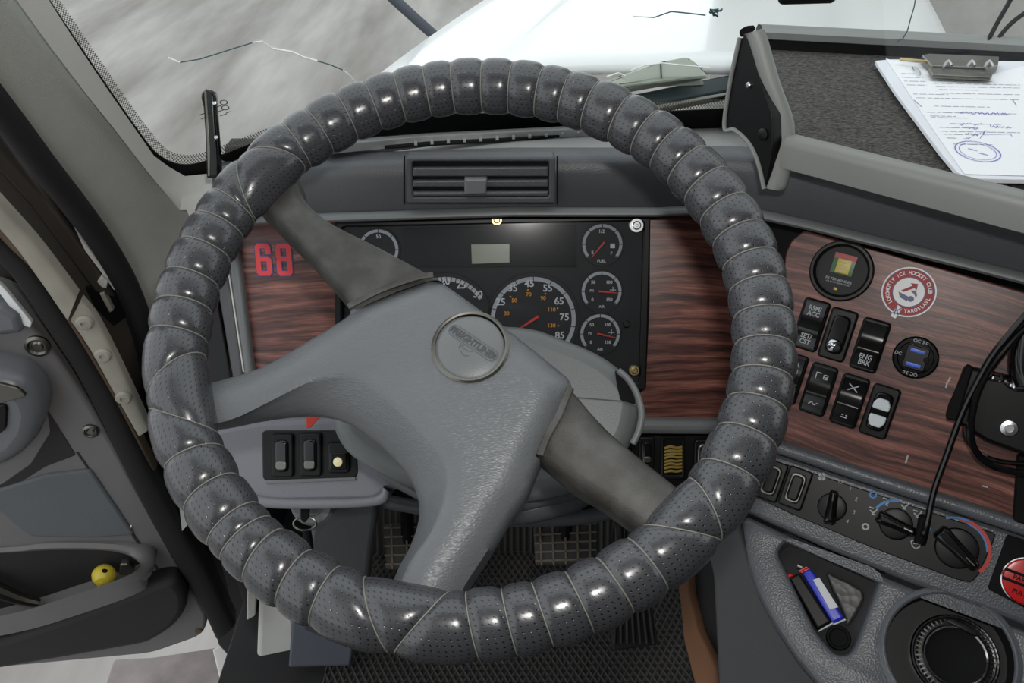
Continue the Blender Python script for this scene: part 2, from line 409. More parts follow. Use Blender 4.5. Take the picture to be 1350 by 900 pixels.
def plate_holes(name, p2, holes, pl, th, bev, m, parent, r, depth):  # slab with real openings: holes = outlines, each with walls of the given depth
    pr = prof(th, bev); V, F = [], []; loops = []
    for (ins, z) in pr:
        pts = fillet(inset(p2, ins) if ins else p2, max(r - ins, .0003)); k = len(pts); V += [pl.at(a, b, z) for a, b in pts]
    for q in range(len(pr) - 1):
        for i in range(k): j = (i + 1) % k; F.append((q * k + i, q * k + j, (q + 1) * k + j, (q + 1) * k + i))
    loops.append(list(range((len(pr) - 1) * k, len(pr) * k)))
    for hl_ in holes:
        b0 = len(V); n = len(hl_); lv = [(-.004, 0), (-.002, -.0006), (-.0006, -.002), (0, -.004), (.002, -depth)]
        for (i_, z) in lv: V += [pl.at(a, b, z) for a, b in inset(hl_, i_)]
        for q in range(len(lv) - 1):
            for i in range(n): j = (i + 1) % n; F.append((b0 + q * n + i, b0 + q * n + j, b0 + (q + 1) * n + j, b0 + (q + 1) * n + i))
        loops.append(list(range(b0, b0 + n)))
    from mathutils.geometry import tessellate_polygon
    flat = [i for l_ in loops for i in l_]
    def xy(i): q = pl.to2(V[i]); return Vector((q[0], q[1], 0))
    F += [tuple(flat[i] for i in t) for t in tessellate_polygon([[xy(i) for i in l_] for l_ in loops])]
    return mesh(name, V, F, m, parent, ang=30)
def S(name, px, pl, th, bev, m, parent=None, r=0, h=0, sm=False, **kw):
    q = pl.off(h) if h else pl
    p2 = [pl.to2(q.hit(*p)) for p in px]
    if sm: p2 = [(v.x, v.y) for v in spline(p2)]
    return slab2(name, p2, pl, th, bev, m, parent, h=h, rf=0 if sm else r, **kw)
def ring2(name, c, ro, ri, pl, h, th, m, parent=None, n=40, a0=0, a1=360, sy=1, label=None, bev=0):
    full = a1 - a0 >= 360; k = n if full else n + 1; V, F = [], []
    for i in range(k):
        a = rad(a0 + (a1 - a0) * i / n)
        for (R, z) in ((ri, h - th), (ri, h), (ro, h), (ro, h - th)):
            V.append(pl.at(c[0] + R * math.cos(a), c[1] + R * sy * math.sin(a), z))
    for i in range(n):
        j = (i + 1) % k
        for q in range(4): F.append((i * 4 + q, j * 4 + q, j * 4 + (q + 1) % 4, i * 4 + (q + 1) % 4))
    if not full: F.append((0, 1, 2, 3)); F.append(tuple(n * 4 + x for x in (3, 2, 1, 0)))
    return mesh(name, V, F, m, parent, label=label)
def circ2(c, r, n=36, sy=1, a=0): return [(c[0] + r * math.cos(2 * math.pi * i / n + a), c[1] + r * sy * math.sin(2 * math.pi * i / n + a)) for i in range(n)]
def disc(name, c, r, pl, h, th, bev, m, parent=None, n=32, label=None): return slab2(name, circ2(c, r, n), pl, th, bev, m, parent, h=h, label=label)
def tube(name, pts, r, m, parent=None, n=10, sub=6, caps=True, label=None, flat=1.0):
    P = spline([Vector(p) for p in pts], sub, False) if sub > 1 else [Vector(p) for p in pts]
    V, F = [], []; up = None; k = len(P)
    rr = r if isinstance(r, (list, tuple)) else [r] * 2
    for i, p in enumerate(P):
        t = (P[min(k - 1, i + 1)] - P[max(0, i - 1)]).normalized()
        if up is None: up = Vector((0, 0, 1)) if abs(t.z) < .9 else Vector((1, 0, 0))
        a = t.cross(up).normalized(); b = a.cross(t).normalized(); up = b
        R = rr[0] + (rr[-1] - rr[0]) * i / max(1, k - 1)
        for j in range(n):
            q = 2 * math.pi * j / n; V.append(p + a * R * math.cos(q) + b * R * flat * math.sin(q))
    for i in range(k - 1):
        for j in range(n): F.append((i * n + j, i * n + (j + 1) % n, (i + 1) * n + (j + 1) % n, (i + 1) * n + j))
    if caps: F.append(tuple(range(n))[::-1]); F.append(tuple((k - 1) * n + j for j in range(n)))
    return mesh(name, V, F, m, parent, label=label)
def lathe(name, prf, M, m, parent=None, n=32, label=None):  # prf = [(r, z)], M places it, z outward
    V, F = [], []; k = len(prf)
    for (r, z) in prf:
        for j in range(n): a = 2 * math.pi * j / n; V.append(M @ Vector((r * math.cos(a), r * math.sin(a), z)))
    for i in range(k - 1):
        for j in range(n): F.append((i * n + j, i * n + (j + 1) % n, (i + 1) * n + (j + 1) % n, (i + 1) * n + j))
    return mesh(name, V, F, m, parent, label=label)
def loft(name, rows, m, parent=None, th=0, uvs=None, label=None, ang=35, closed=False):
    V = [v for r in rows for v in r]; k = len(rows[0]); F = []
    for i in range(len(rows) - 1):
        for j in range(k if closed else k - 1): F.append((i * k + j, i * k + (j + 1) % k, (i + 1) * k + (j + 1) % k, (i + 1) * k + j))
    o = mesh(name, V, F, m, parent, uvs, ang=ang, label=label)
    if th:
        md = o.modifiers.new('solid', 'SOLIDIFY'); md.thickness = th; md.offset = -1
    return o
def band(name, lpx, rpx, pl, h, th, m, parent=None, crown=.004, n=4, label=None):  # strip of rounded section between two traced edges
    q = pl.off(h); A = spline([Vector(q.px2(*p)) for p in lpx], n, False); B = spline([Vector(q.px2(*p)) for p in rpx], n, False); rows = []
    sec = [(0, -th), (0, -crown), (.08, -crown * .4), (.22, -crown * .08), (.5, 0), (.78, -crown * .08), (.92, -crown * .4), (1, -crown), (1, -th)]
    for a, b in zip(A, B): rows.append([q.at(*a.lerp(b, t), z) for t, z in sec])
    V = [v for r in rows for v in r]; k = len(sec); F = []
    for i in range(len(rows) - 1):
        for j in range(k): F.append((i * k + j, i * k + (j + 1) % k, (i + 1) * k + (j + 1) % k, (i + 1) * k + j))
    F.append(tuple(range(k))); F.append(tuple((len(rows) - 1) * k + j for j in range(k)))
    return mesh(name, V, F, m, parent, ang=50, label=label)
def box(name, c, s, m, parent=None, bev=.002, M=None, label=None):
    pl = Plane((0, 0, 0), (0, 0, 1)); x, y, z = (v / 2 for v in s)
    M = M or Matrix.Identity(4); p = fillet([(-x, -y), (x, -y), (x, y), (-x, y)], bev, 2)
    V, F = [], []; pr = [(bev * .7, -z), (0, -z + bev), (0, z - bev), (bev * .7, z)]; k = len(p)
    for (i_, h) in pr:
        for q in inset(p, i_): V.append(M @ (Vector(c) + Vector((q[0], q[1], h))))
    for r in range(3):
        for i in range(k): j = (i + 1) % k; F.append((r * k + i, r * k + j, (r + 1) * k + j, (r + 1) * k + i))
    F.append(tuple(range(k))[::-1]); F.append(tuple(3 * k + i for i in range(k)))
    return mesh(name, V, F, m, parent, label=label)
def text_mesh(s, size, ext=.0001, bold=0):
    c = bpy.data.curves.new('txt', 'FONT'); c.body = s; c.size = size; c.extrude = ext; c.offset = bold; c.align_x = 'CENTER'; c.align_y = 'CENTER'; c.resolution_u = 3
    o = bpy.data.objects.new('txt', c); COL.objects.link(o)
    dg = bpy.context.evaluated_depsgraph_get(); me = bpy.data.meshes.new_from_object(o.evaluated_get(dg))
    V = [v.co.copy() for v in me.vertices]; F = [tuple(p.vertices) for p in me.polygons]
    bpy.data.objects.remove(o); bpy.data.curves.remove(c); bpy.data.meshes.remove(me)
    return V, F
def texts(name, items, pl, m, parent, h=.0003, ext=.0001, bold=0, sx=1):  # items: (string, a, b, size, rot)
    V, F = [], []
    for (s, a, b, size, rot) in items:
        v, f = text_mesh(s, size, ext, bold * size); n = len(V); cr, sr = math.cos(rot), math.sin(rot)
        for q in v:
            x, y = q.x * sx, q.y
            V.append(pl.at(a + x * cr - y * sr, b + x * sr + y * cr, h + q.z))
        F += [tuple(i + n for i in t) for t in f]
    return mesh(name, V, F, m, parent, smooth=False)
def strips(name, segs, pl, wd, m, parent, h=.0003):  # flat printed strokes from polylines in plane coordinates
    V, F = [], []
    for sg in segs:
        for a, b in zip(sg[:-1], sg[1:]):
            a, b = Vector(a), Vector(b); d = (b - a)
            if d.length < 1e-9: continue
            d.normalize(); nn = Vector((-d.y, d.x)) * wd / 2; i = len(V)
            for q in (a - nn, b - nn, b + nn, a + nn): V.append(pl.at(q.x, q.y, h))
            F.append((i, i + 1, i + 2, i + 3))
    return mesh(name, V, F, m, parent, smooth=False)
def copy_thing(o, M, label):
    r = o.copy(); COL.objects.link(r); r.matrix_world = M; r['label'] = label
    for c in o.children:
        d = c.copy(); COL.objects.link(d); d.parent = r; d.matrix_parent_inverse = c.matrix_parent_inverse.copy()
        for g in c.children:
            e = g.copy(); COL.objects.link(e); e.parent = d; e.matrix_parent_inverse = g.matrix_parent_inverse.copy()
    return r
ZP = Plane((0, 0, 0), (0, 0, 1)); ZP.e1 = Vector((1, 0, 0)); ZP.e2 = Vector((0, 1, 0))
def srf(px, py, fn, t0=.3, t1=6):  # first hit of a pixel ray on an implicit surface
    d = ray(px, py); a, b = t0, t1; fa = fn(CAM + d * a)
    for _ in range(60):
        c = (a + b) / 2
        if (fn(CAM + d * c) > 0) == (fa > 0): a = c
        else: b = c
    return CAM + d * a

# ---------------------------------------------------------------- outside: ground, hood, cowl
def G(x): return .985 - .11 * ((x - .45) / .82) ** 2
def wf(p): return p.y + .7 * (p.z - .83) - G(p.x)
def slabz(name, x0, x1, y0, y1, z0, z1, m, parent=None, bev=.004):
    return box(name, ((x0 + x1) / 2, (y0 + y1) / 2, (z0 + z1) / 2), (x1 - x0, y1 - y0, z1 - z0), m, parent, bev)
g = slabz('ground', -14, 14, -8, 26, -1.4, -1.25, 'ground_concrete'); struct(g, 'grey concrete yard floor outside the truck')
gw = slabz('wall_outside', 1.1, 9, 4.6, 4.8, -1.25, 4.5, 'wall_concrete'); struct(gw, 'pale concrete wall beyond the hood')
HX = .50
def hood_row(y):
    t = (y - 1.06) / 1.5
    xl = -.29 + .19 * t + .03 * t * t; xr = .66 + .58 * t; HX = (xl + xr) / 2; hw = (xr - xl) / 2; zb = .835 - .13 * t - .02 * t * t
    pr = [(-1.0, -.42), (-1.0, -.3), (-.995, -.16), (-.975, -.075), (-.94, -.03), (-.88, -.006), (-.78, .006), (-.6, .016), (-.5, .021), (-.47, .032), (-.3, .040), (0, .044)]
    pr = pr + [(-a, b) for a, b in pr[-2::-1]]
    return [Vector((HX + a * hw, y, zb + b)) for a, b in pr]
hd = loft('hood', [hood_row(1.10 + .1 * i) for i in range(17)], 'white_paint', th=.012)
tag(hd, 'long white truck hood seen beyond the windshield', 'hood')
cw = root('cowl', 'cowl between hood and windshield with a dark grey-green reflected band built solid', 'cowl', (.3, 1.03, .80))
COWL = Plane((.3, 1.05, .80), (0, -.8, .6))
S('cowl_reflection', [(795, 132), (965, 97), (975, 118), (860, 140), (795, 146)], Plane((.3, 1.045, .8), (0, -.75, .65)), .02, .004, 'teal_dark', cw)  # teal band of a reflection in the glass, built as a solid strip
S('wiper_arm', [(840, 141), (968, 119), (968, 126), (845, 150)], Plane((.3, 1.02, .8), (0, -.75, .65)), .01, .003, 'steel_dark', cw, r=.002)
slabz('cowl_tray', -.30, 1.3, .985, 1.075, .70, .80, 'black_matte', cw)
it = root('reflected_hump', 'pale green windshield reflection built as a rounded hump at the rear of the hood', 'reflection', (.2, 1.09, .83))  # pale shape reflected in the windshield, modelled as a solid hump
S('reflected_hump_shell', [(785, 112), (820, 97), (870, 80), (905, 73), (916, 79), (938, 101), (870, 104), (835, 111), (795, 118)], Plane((.25, 1.055, .86), (0, -.8, .6)), .03, .006, 'pale_green', it, r=.006)
S('reflected_hump_seam', [(870, 82), (872, 82), (873, 103), (871, 103)], Plane((.25, 1.054, .86), (0, -.8, .6)), .001, 0, 'stamp_black', it)
ms = tube('hood_mirror_stalk', [atd(572, 46, 2.0), atd(545, 22, 1.95), atd(505, -16, 1.85), atd(470, -60, 1.8)], .0125, 'bluish_grey', n=12)
tag(ms, 'dark blue-grey mirror stalk rising from the hood edge', 'mirror stalk')
for i, pp in enumerate([[(1298, 62), (1315, 30), (1332, 0), (1345, -25)], [(1308, 62), (1328, 36), (1350, 18), (1375, 5)]]):
    t_ = tube('cable', [atd(x, y, 1.02) for x, y in pp], .0028, 'black_matte', n=8)
    tag(t_, ['thin black cable rising steeply behind the clipboard tray', 'thin black cable bending right behind the clipboard tray'][i], 'cable', 'cables on the windshield')

# ---------------------------------------------------------------- cab shell
struct(slabz('floor', -.47, 1.5, -.9, 1.3, -.08, 0, 'floor_dark'), 'dark cab floor')
struct(slabz('wall_front', -.44, 1.5, 1.2, 1.24, 0, .72, 'floor_dark'), 'dark firewall under the dashboard')
struct(slabz('wall_back', -.47, 1.5, -.94, -.9, 0, 1.66, 'ceiling_cloth'))
struct(slabz('wall_right', 1.5, 1.54, -.9, 1.0, -.08, .95, 'ceiling_cloth'))
struct(slabz('wall_rightrear', 1.5, 1.54, -.9, .05, .95, 1.66, 'ceiling_cloth'))
struct(slabz('wall_leftfront', -.46, -.44, .90, 1.24, -.08, .60, 'floor_dark'), 'dark cab side below the dashboard')
struct(slabz('wall_left', -.5, -.46, -.9, -.45, -.08, 1.66, 'ceiling_cloth'))
struct(slabz('ceiling', -.5, 1.54, -.94, .47, 1.62, 1.66, 'ceiling_cloth'))
rows = []
for j in range(9):
    z = .80 + .84 * j / 8
    rows.append([Vector((x, G(x) - .7 * (z - .83), z)) for x in [-.47 + 1.9 * i / 40 for i in range(41)]])
ws = loft('window_1', rows, 'windshield_glass'); struct(ws, 'cracked windshield glass')
def onglass(px, py, off=.002):
    p = srf(px, py, wf); n = Vector((0, -1, -.7)).normalized(); return p + n * off
# black printed band and dotted band along the lower left edge of the glass
edge = [(20, -70), (68, 0), (108, 60), (150, 122), (185, 172), (205, 197), (225, 210), (245, 214), (265, 211), (285, 204), (320, 191), (360, 176), (430, 158), (520, 149), (620, 147), (720, 147), (820, 146), (900, 143), (1000, 138), (1150, 130)]
low = [(0, -70), (48, 0), (88, 65), (130, 130), (168, 185), (195, 212), (215, 228), (245, 236), (270, 234), (300, 228), (340, 216), (380, 202), (440, 184), (530, 176), (620, 174), (720, 173), (820, 172), (900, 170), (1000, 165), (1150, 160)]
e2 = spline([Vector(p) for p in edge], 3, False); l2 = spline([Vector(p) for p in low], 3, False)
fr = loft('frit_band', [[onglass(p.x, p.y) for p in e2], [onglass(p.x, p.y) for p in l2]], 'black_matte', ws)
dots_in = [(p.x + dx, p.y + dy) for p, (dx, dy) in zip(e2, [(11, -5)] * 12 + [(9, -9)] * 6 + [(2, -13)] * 60)]
half = 16 * 3
sl = [onglass(p.x, p.y, .003) for p in e2]; si = [onglass(x, y, .003) for x, y in dots_in]
uvs = []; acc = 0
for i, p in enumerate(sl):
    if i: acc += (p - sl[i - 1]).length
    uvs.append((acc / .0017, 0))
uvs = uvs + [(u[0], 6) for u in uvs]
loft('dot_band', [sl, si], 'frit_dots', ws, uvs=uvs)
def crack(pts, m, r=.0008):
    r *= .75
    return tube('crack', [onglass(x, y, .001) for x, y in pts], r, m, ws, n=5, sub=1)
crack([(222, 75), (229, 78), (237, 81)], 'crack_white', .0013)
crack([(237, 81), (262, 77), (285, 70), (310, 62), (333, 55)], 'crack_teal')
crack([(333, 55), (346, 53), (352, 58), (360, 63)], 'crack_white')
crack([(360, 63), (385, 67), (400, 74), (418, 79)], 'crack_white', .0014)
crack([(418, 79), (435, 84), (452, 91)], 'crack_teal'); crack([(452, 91), (462, 99), (468, 106)], 'crack_white', .0009)
crack([(862, 22), (885, 14), (905, 16), (930, 19)], 'crack_teal', .0009); crack([(835, 20), (862, 22)], 'crack_white', .0009)
crack([(800, 100), (815, 95), (824, 99)], 'crack_white', .0012); crack([(832, 92), (850, 85), (872, 82), (900, 85), (935, 88)], 'crack_white', .0011)
crack([(1182, 54), (1190, 50), (1196, 40), (1200, 25), (1205, 8), (1208, -10)], 'crack_teal', .0008)
st_ = [onglass(944 + random.uniform(-9, 9), 16 + random.uniform(-6, 6), .001) for _ in range(14)]
tube('chip', st_, .0009, 'crack_teal', ws, n=5, sub=1)
# maker's stamp printed on the glass
WSP = Plane(srf(285, 148, wf), (-.2, -1, -.7)); WSP.n = -WSP.n if WSP.n.y > 0 else WSP.n
WSP = Plane(onglass(285, 148, .0015), Vector((.05, -.82, -.57)))
sg = []
for (x, y, l) in [(262, 152, 9), (265, 157, 7), (286, 141, 6), (288, 147, 8), (290, 153, 9), (298, 149, 6)]:
    sg.append([WSP.px2(x, y), WSP.px2(x + l, y - l * .35)])
for (x, y) in [(295, 135), (297, 142)]:
    sg.append([WSP.px2(x + 5 * math.cos(a / 8 * 6.283), y + 3 * math.sin(a / 8 * 6.283)) for a in range(9)])
strips('glass_stamp', sg, WSP, .0011, 'stamp_black', ws, h=0)
mb = S('mirror_base', [(1024, -30), (1106, -30), (1103, 3), (1096, 7), (1030, 9), (1026, 6)], Plane(onglass(1065, 4, .03), (0, -.82, -.57)), .02, .004, 'black_plastic', r=.004)
tag(mb, 'black edge of a device fixed to the top of the windshield', 'mirror')

# ---------------------------------------------------------------- left A pillar
def atx(px, py, x): d = ray(px, py); return CAM + d * (x / d.x)
Sx = [(-200, -140), (-120, -30), (-20, 98), (60, 202), (105, 258), (140, 302), (175, 362), (200, 430), (215, 500), (228, 590), (240, 700)]
Ax = [(-60, -140), (0, -45), (72, 55), (120, 118), (160, 168), (208, 229), (245, 275), (275, 340), (290, 420), (300, 500), (310, 620)]
xa = [-.42, -.415, -.41, -.405, -.40, -.395, -.39, -.385, -.38, -.378, -.375]
rows = []
for s, a, x in zip(Sx, Ax, xa):
    p, q = atx(*s, -.455), atx(*a, x); mid = (p + q) / 2 + (CAM - (p + q) / 2).normalized() * .008
    out = p + Vector((-.02, .05, 0)); rows.append([out, p, p.lerp(mid, .55) + (CAM - p).normalized() * .003, mid, q.lerp(mid, .4), q])
pt = loft('trim_1', rows, 'pillar_cloth', ang=60); struct(pt, 'grey cloth-textured A pillar trim left of the windshield')
Al = [(-60, -140), (0, -45), (72, 55), (120, 118), (160, 168), (190, 207), (215, 238), (244, 272), (270, 276), (330, 262)]
Wl = [(-15, -140), (42, -45), (106, 55), (148, 118), (184, 170), (204, 199), (224, 214), (245, 226), (285, 222), (340, 206)]
rows = []
for i, (a, b) in enumerate(zip(Al, Wl)):
    a = (a[0] - 7, a[1] + 5) if i < 8 else a
    p = atx(*a, -.410 + .0025 * i) if i < 8 else atd(*a, .95); q = onglass(*b, .006); rows.append([p, p.lerp(q, .5), q])
lp = loft('pillar_lip', rows, 'pillar_lip', ang=60)
tag(lp, 'pale inner lip of the pillar trim beside the windshield edge', 'trim')
# body-side rubber seal and the dark jamb behind it
sp_ = [(-150, -30), (-20, 118), (52, 212), (98, 270), (133, 318), (166, 375), (190, 440), (206, 510), (222, 590), (262, 680)]
sl_ = tube('body_seal', [atx(x, y, -.462) for x, y in sp_], .0140, 'black_rubber', n=12)
tag(sl_, 'black rubber weatherstrip along the A pillar', 'seal')
JP = DP.off(-.055)
jb = S('trim_2', [(-150, -60), (-60, 60), (60, 225), (150, 345), (190, 430), (205, 520), (270, 690), (300, 800), (225, 790), (100, 560), (-150, 200)], JP, .03, .003, 'jamb_dark')
struct(jb, 'dark greasy door jamb behind the hinge')
S('jamb_step', [(-20, 205), (40, 270), (125, 385), (150, 392), (128, 355), (60, 262), (0, 175), (-20, 150)], JP.off(.012), .012, .003, 'jamb_dark', jb)
S('jamb_gap', [(93, 289), (103, 302), (125, 337), (150, 372), (158, 381), (150, 382), (136, 362), (112, 330)], JP.off(.014), .001, 0, 'white_worn', jb)
S('striker', [(128, 372), (134, 364), (142, 371), (140, 380), (134, 379)], JP.off(.02), .008, .001, 'white_worn', jb)
S('jamb_bracket', [(112, 380), (150, 375), (170, 415), (150, 430), (125, 405)], JP.off(.006), .006, .001, 'black_matte', jb)
S('jamb_rib', [(131, 388), (137, 386), (149, 410), (144, 413)], JP.off(.016), .01, .002, 'beige_metal', jb)

# ---------------------------------------------------------------- open door
dr = root('truck_door', 'open grey truck door with map pocket and armrest', 'door', (-.47, .8, .05))
S('door_panel', [(-260, 360), (0, 396), (48, 437), (75, 470), (120, 535), (160, 605), (208, 690), (252, 770), (275, 815), (268, 838), (200, 862), (-260, 905)], DP, .05, .006, 'door_grey', dr, r=.02)
band('door_seal', [(-200, 130), (-100, 250), (0, 352), (25, 383), (62, 440), (100, 498), (132, 560), (165, 628), (215, 722), (262, 800), (284, 846)], [(-200, 60), (-100, 200), (0, 318), (35, 352), (72, 402), (108, 458), (148, 525), (182, 588), (232, 680), (280, 765), (310, 826)], DP, .012, .03, 'black_rubber', dr, crown=.008)
band('rust_edge', [(-60, 262), (0, 320), (30, 352), (68, 402), (104, 458), (150, 535), (190, 610)], [(-60, 236), (0, 300), (40, 345), (90, 418), (122, 470), (168, 550), (205, 622)], DP, .006, .02, 'rust', dr, crown=.002)
band('frame_strip', [(-120, 180), (0, 306), (40, 356), (88, 425)], [(-120, 140), (0, 272), (50, 328), (100, 394)], DP, .018, .02, 'beige_metal', dr, crown=.004)
hg = band('hinge_plate', [(92, 424), (118, 462), (150, 520), (182, 576)], [(106, 397), (128, 425), (160, 487), (197, 566)], DP, .014, .015, 'beige_metal', dr, crown=.003)
for (x, y) in [(112, 424), (136, 467), (163, 523)]:
    lathe('bolt', [(.0095, -.002), (.0095, .003), (.0075, .0055), (.0035, .006), (.003, .004), (.0001, .004)], DP.mat(DP.off(.0135).hit(x, y)), 'beige_metal', hg, n=18)
S('window_daylight', [(-120, 290), (0, 375), (8, 383), (42, 425), (40, 432), (32, 430), (0, 388), (-120, 305)], DP, .006, .001, 'white_paint', dr, h=.004)  # white strip standing for daylight through the door window, put into the colour
S('sill_cap', [(-200, 395), (0, 402), (24, 418), (30, 440), (0, 444), (-200, 440)], DP, .02, .008, 'pod_grey', dr, h=.012, r=.006)
sc0 = [(50, 455, .014), (120, 567, .010)]
for (x, y, r_) in sc0:
    lathe('screw', [(r_, 0), (r_, .003), (r_ * .75, .0045), (r_ * .6, .002), (r_ * .5, .002), (r_ * .35, .004), (.0001, .004)], DP.mat(DP.hit(x, y)), 'steel_dark', dr, n=20)
pod = S('armrest', [(-120, 480), (0, 498), (28, 506), (50, 528), (57, 552), (50, 580), (30, 605), (0, 622), (-120, 640)], DP, .06, .022, 'pod_grey', dr, h=.05, r=.02)
S('armrest_bezel', [(-120, 488), (0, 506), (24, 512), (36, 522), (0, 532), (-120, 540)], DP, .004, .001, 'steel_dark', pod, h=.053, r=.004)
S('door_switch', [(-40, 536), (6, 534), (10, 540), (8, 566), (0, 572), (-40, 576)], DP, .006, .002, 'black_plastic', pod, h=.054, r=.004)
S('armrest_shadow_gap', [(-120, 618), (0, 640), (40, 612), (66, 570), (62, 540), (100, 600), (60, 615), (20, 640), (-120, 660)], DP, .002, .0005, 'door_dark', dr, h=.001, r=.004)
S('door_insert', [(-120, 645), (0, 645), (60, 626), (119, 619), (128, 632), (178, 706), (120, 710), (40, 708), (20, 694), (0, 676), (-120, 660)], DP, .006, .004, 'door_pad', dr, h=.004, r=.006)
S('panel_groove', [(100, 596), (103, 596), (200, 738), (222, 765), (219, 766), (196, 739)], DP, .001, 0, 'door_dark', dr, h=.001)
for (x, y) in [(118, 620), (173, 694)]:
    lathe('rivet', [(.003, 0), (.002, .0015), (.0001, .002)], DP.mat(DP.hit(x, y)), 'silver', dr, n=10)
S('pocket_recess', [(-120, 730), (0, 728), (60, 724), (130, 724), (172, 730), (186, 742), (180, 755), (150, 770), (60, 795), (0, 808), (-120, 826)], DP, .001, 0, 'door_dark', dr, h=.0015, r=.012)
def pocket_ring():
    o1 = [(-160, 722), (0, 722), (60, 716), (130, 716), (180, 722), (201, 738), (199, 758), (170, 778), (90, 808), (0, 836), (-160, 872)]
    i1 = [(-160, 732), (0, 729), (60, 725), (130, 725), (168, 730), (185, 741), (180, 752), (150, 766), (70, 793), (0, 812), (-160, 840)]
    hs = [.004, .004, .004, .006, .012, .03, .05, .06, .065, .065, .065]
    rows = []
    for (a, b, h) in zip(spline([Vector(p) for p in o1], 3, False), spline([Vector(p) for p in i1], 3, False), [hs[min(10, i // 3)] + (hs[min(10, i // 3 + 1)] - hs[min(10, i // 3)]) * (i % 3) / 3 for i in range(31)]):
        A, B = DP.off(h * .75).hit(a.x, a.y), DP.off(h).hit(b.x, b.y)
        rows.append([A - DP.n * h, A, A.lerp(B, .5) + DP.n * .003, B, B - DP.n * .006 - Vector((0, 0, min(.05, h))) * .9])
    return loft('pocket_rim', rows, 'door_grey', dr, ang=50)
pocket_ring()
S('kick_pad', [(-160, 868), (0, 846), (90, 815), (170, 785), (210, 768), (232, 766), (246, 785), (246, 806), (230, 828), (196, 850), (0, 884), (-160, 905)], DP, .03, .012, 'door_dark', dr, h=.028, r=.02)
for (x, y) in [(230, 732), (272, 803), (262, 831)]:
    lathe('hole_plug', [(.006, 0), (.005, .002), (.0001, .0022)], DP.mat(DP.hit(x, y)), 'rust', dr, n=14)
bl = root('yellow_cap', 'small yellow plastic ball cap in the door pocket', 'cap', DP.off(.02).hit(137, 762))
Mb = DP.mat(DP.off(.02).hit(137, 758))
lathe('cap_ball', [(.0001, -.016), (.009, -.013), (.0145, -.006), (.016, 0), (.0145, .006), (.009, .013), (.0001, .0155)], Mb, 'yellow_plastic', bl, n=24)
lathe('cap_neck', [(.006, -.004), (.006, .004), (.0045, .005), (.0001, .005)], DP.mat(DP.off(.02).hit(136, 771)), 'yellow_plastic', bl, n=14)
lathe('cap_hole', [(.004, 0), (.0035, .0008), (.0001, .001)], DP.mat(DP.off(.0355).hit(138, 752)), 'black_matte', bl, n=14)
cs = S('metal_clip', [(156, 757), (158, 744), (168, 744), (178, 752), (170, 760)], DP, .01, .003, 'steel_dark', h=.02, r=.003)
tag(cs, 'small grey metal clip beside the yellow cap', 'clip')
wr = tube('pocket_tool', [DP.off(.02).hit(x, y) for x, y in [(-20, 770), (10, 783), (30, 790), (52, 795)]], [.012, .006], 'steel_dark', n=10)
tag(wr, 'dark metal rod lying in the door pocket', 'tool')
# step, sill post under the door
sp2 = S('sill_post', [(342, 770), (372, 772), (388, 800), (390, 860), (384, 960), (334, 960), (338, 880)], Plane(atd(362, 850, 1.36), (.2, -.8, .55)), .04, .008, 'white_worn', r=.01)
tag(sp2, 'worn white painted sill post at the foot of the door opening', 'sill')
S('sill_cap_piece', [(326, 775), (338, 772), (336, 812), (325, 818)], Plane(atd(330, 795, 1.38), (.2, -.8, .55)), .02, .003, 'white_worn', sp2, r=.003)
st2 = S('entry_step', [(150, 868), (200, 866), (290, 852), (345, 890), (345, 960), (120, 960)], Plane((-.5, .6, -.42), (0, 0, 1)), .04, .004, 'step_concrete', r=.01)
tag(st2, 'worn metal entry step below the open door', 'step')
wl = S('step_side', [(280, 856), (292, 850), (336, 893), (340, 960), (305, 960)], Plane(atd(315, 890, 1.5), (.1, -.5, .85)), .02, .003, 'white_worn')
tag(wl, 'white painted step bracket beside the sill post', 'step bracket')
sk = S('sill_kick', [(250, 700), (340, 690), (352, 760), (338, 880), (318, 884), (288, 850)], Plane(atd(315, 860, 1.46), (.2, -.8, .55)), .02, .003, 'door_dark')
tag(sk, 'dark kick plate between door and sill post', 'kick plate')
# ---------------------------------------------------------------- dashboard
db = root('dashboard', 'grey truck dashboard with woodgrain panels', 'dashboard', (.1, .9, .3))
psi = rad(31)
bx, by = .232, .835
path = [(-.338, .872), (-.337, .862), (-.333, .852), (-.322, .842), (-.30, .836), (-.27, .835), (0, .835), (.16, .835), (.20, .8335), (.235, .826), (.27, .809)]
d_ = (math.cos(psi), -math.sin(psi))
path += [(.27 + d_[0] * s, .809 + d_[1] * s) for s in (.05, .2, .4, .6)]
def sweep(name, prf, m, rng=None, closed=False, parent=db):
    rows = []; P = [Vector(p) for p in path]; k = len(P)
    for i in (rng or range(k)):
        t = (P[min(k - 1, i + 1)] - P[max(0, i - 1)]).normalized(); o = Vector((t.y, -t.x))
        dz = (0, .003, .006, .009, .010, .008, .004, 0)[max(0, min(7, i - 7))] - (.018, .018, .017, .015, .012, .009, 0)[min(i, 6)]
        rows.append([Vector((P[i].x + o.x * a, P[i].y + o.y * a, z + dz)) for a, z in prf])
    ob = loft(name, rows, m, parent, ang=40, closed=closed)
    return ob
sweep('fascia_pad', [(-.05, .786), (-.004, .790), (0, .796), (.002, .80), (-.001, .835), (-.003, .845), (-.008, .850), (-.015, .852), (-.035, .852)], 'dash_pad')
circ = [(.001 + .008 * math.cos(a * math.pi / 5), .792 + .0055 * math.sin(a * math.pi / 5)) for a in range(10)]
sweep('fascia_lip', circ, 'trim_grey', closed=True)
front, back = [], []
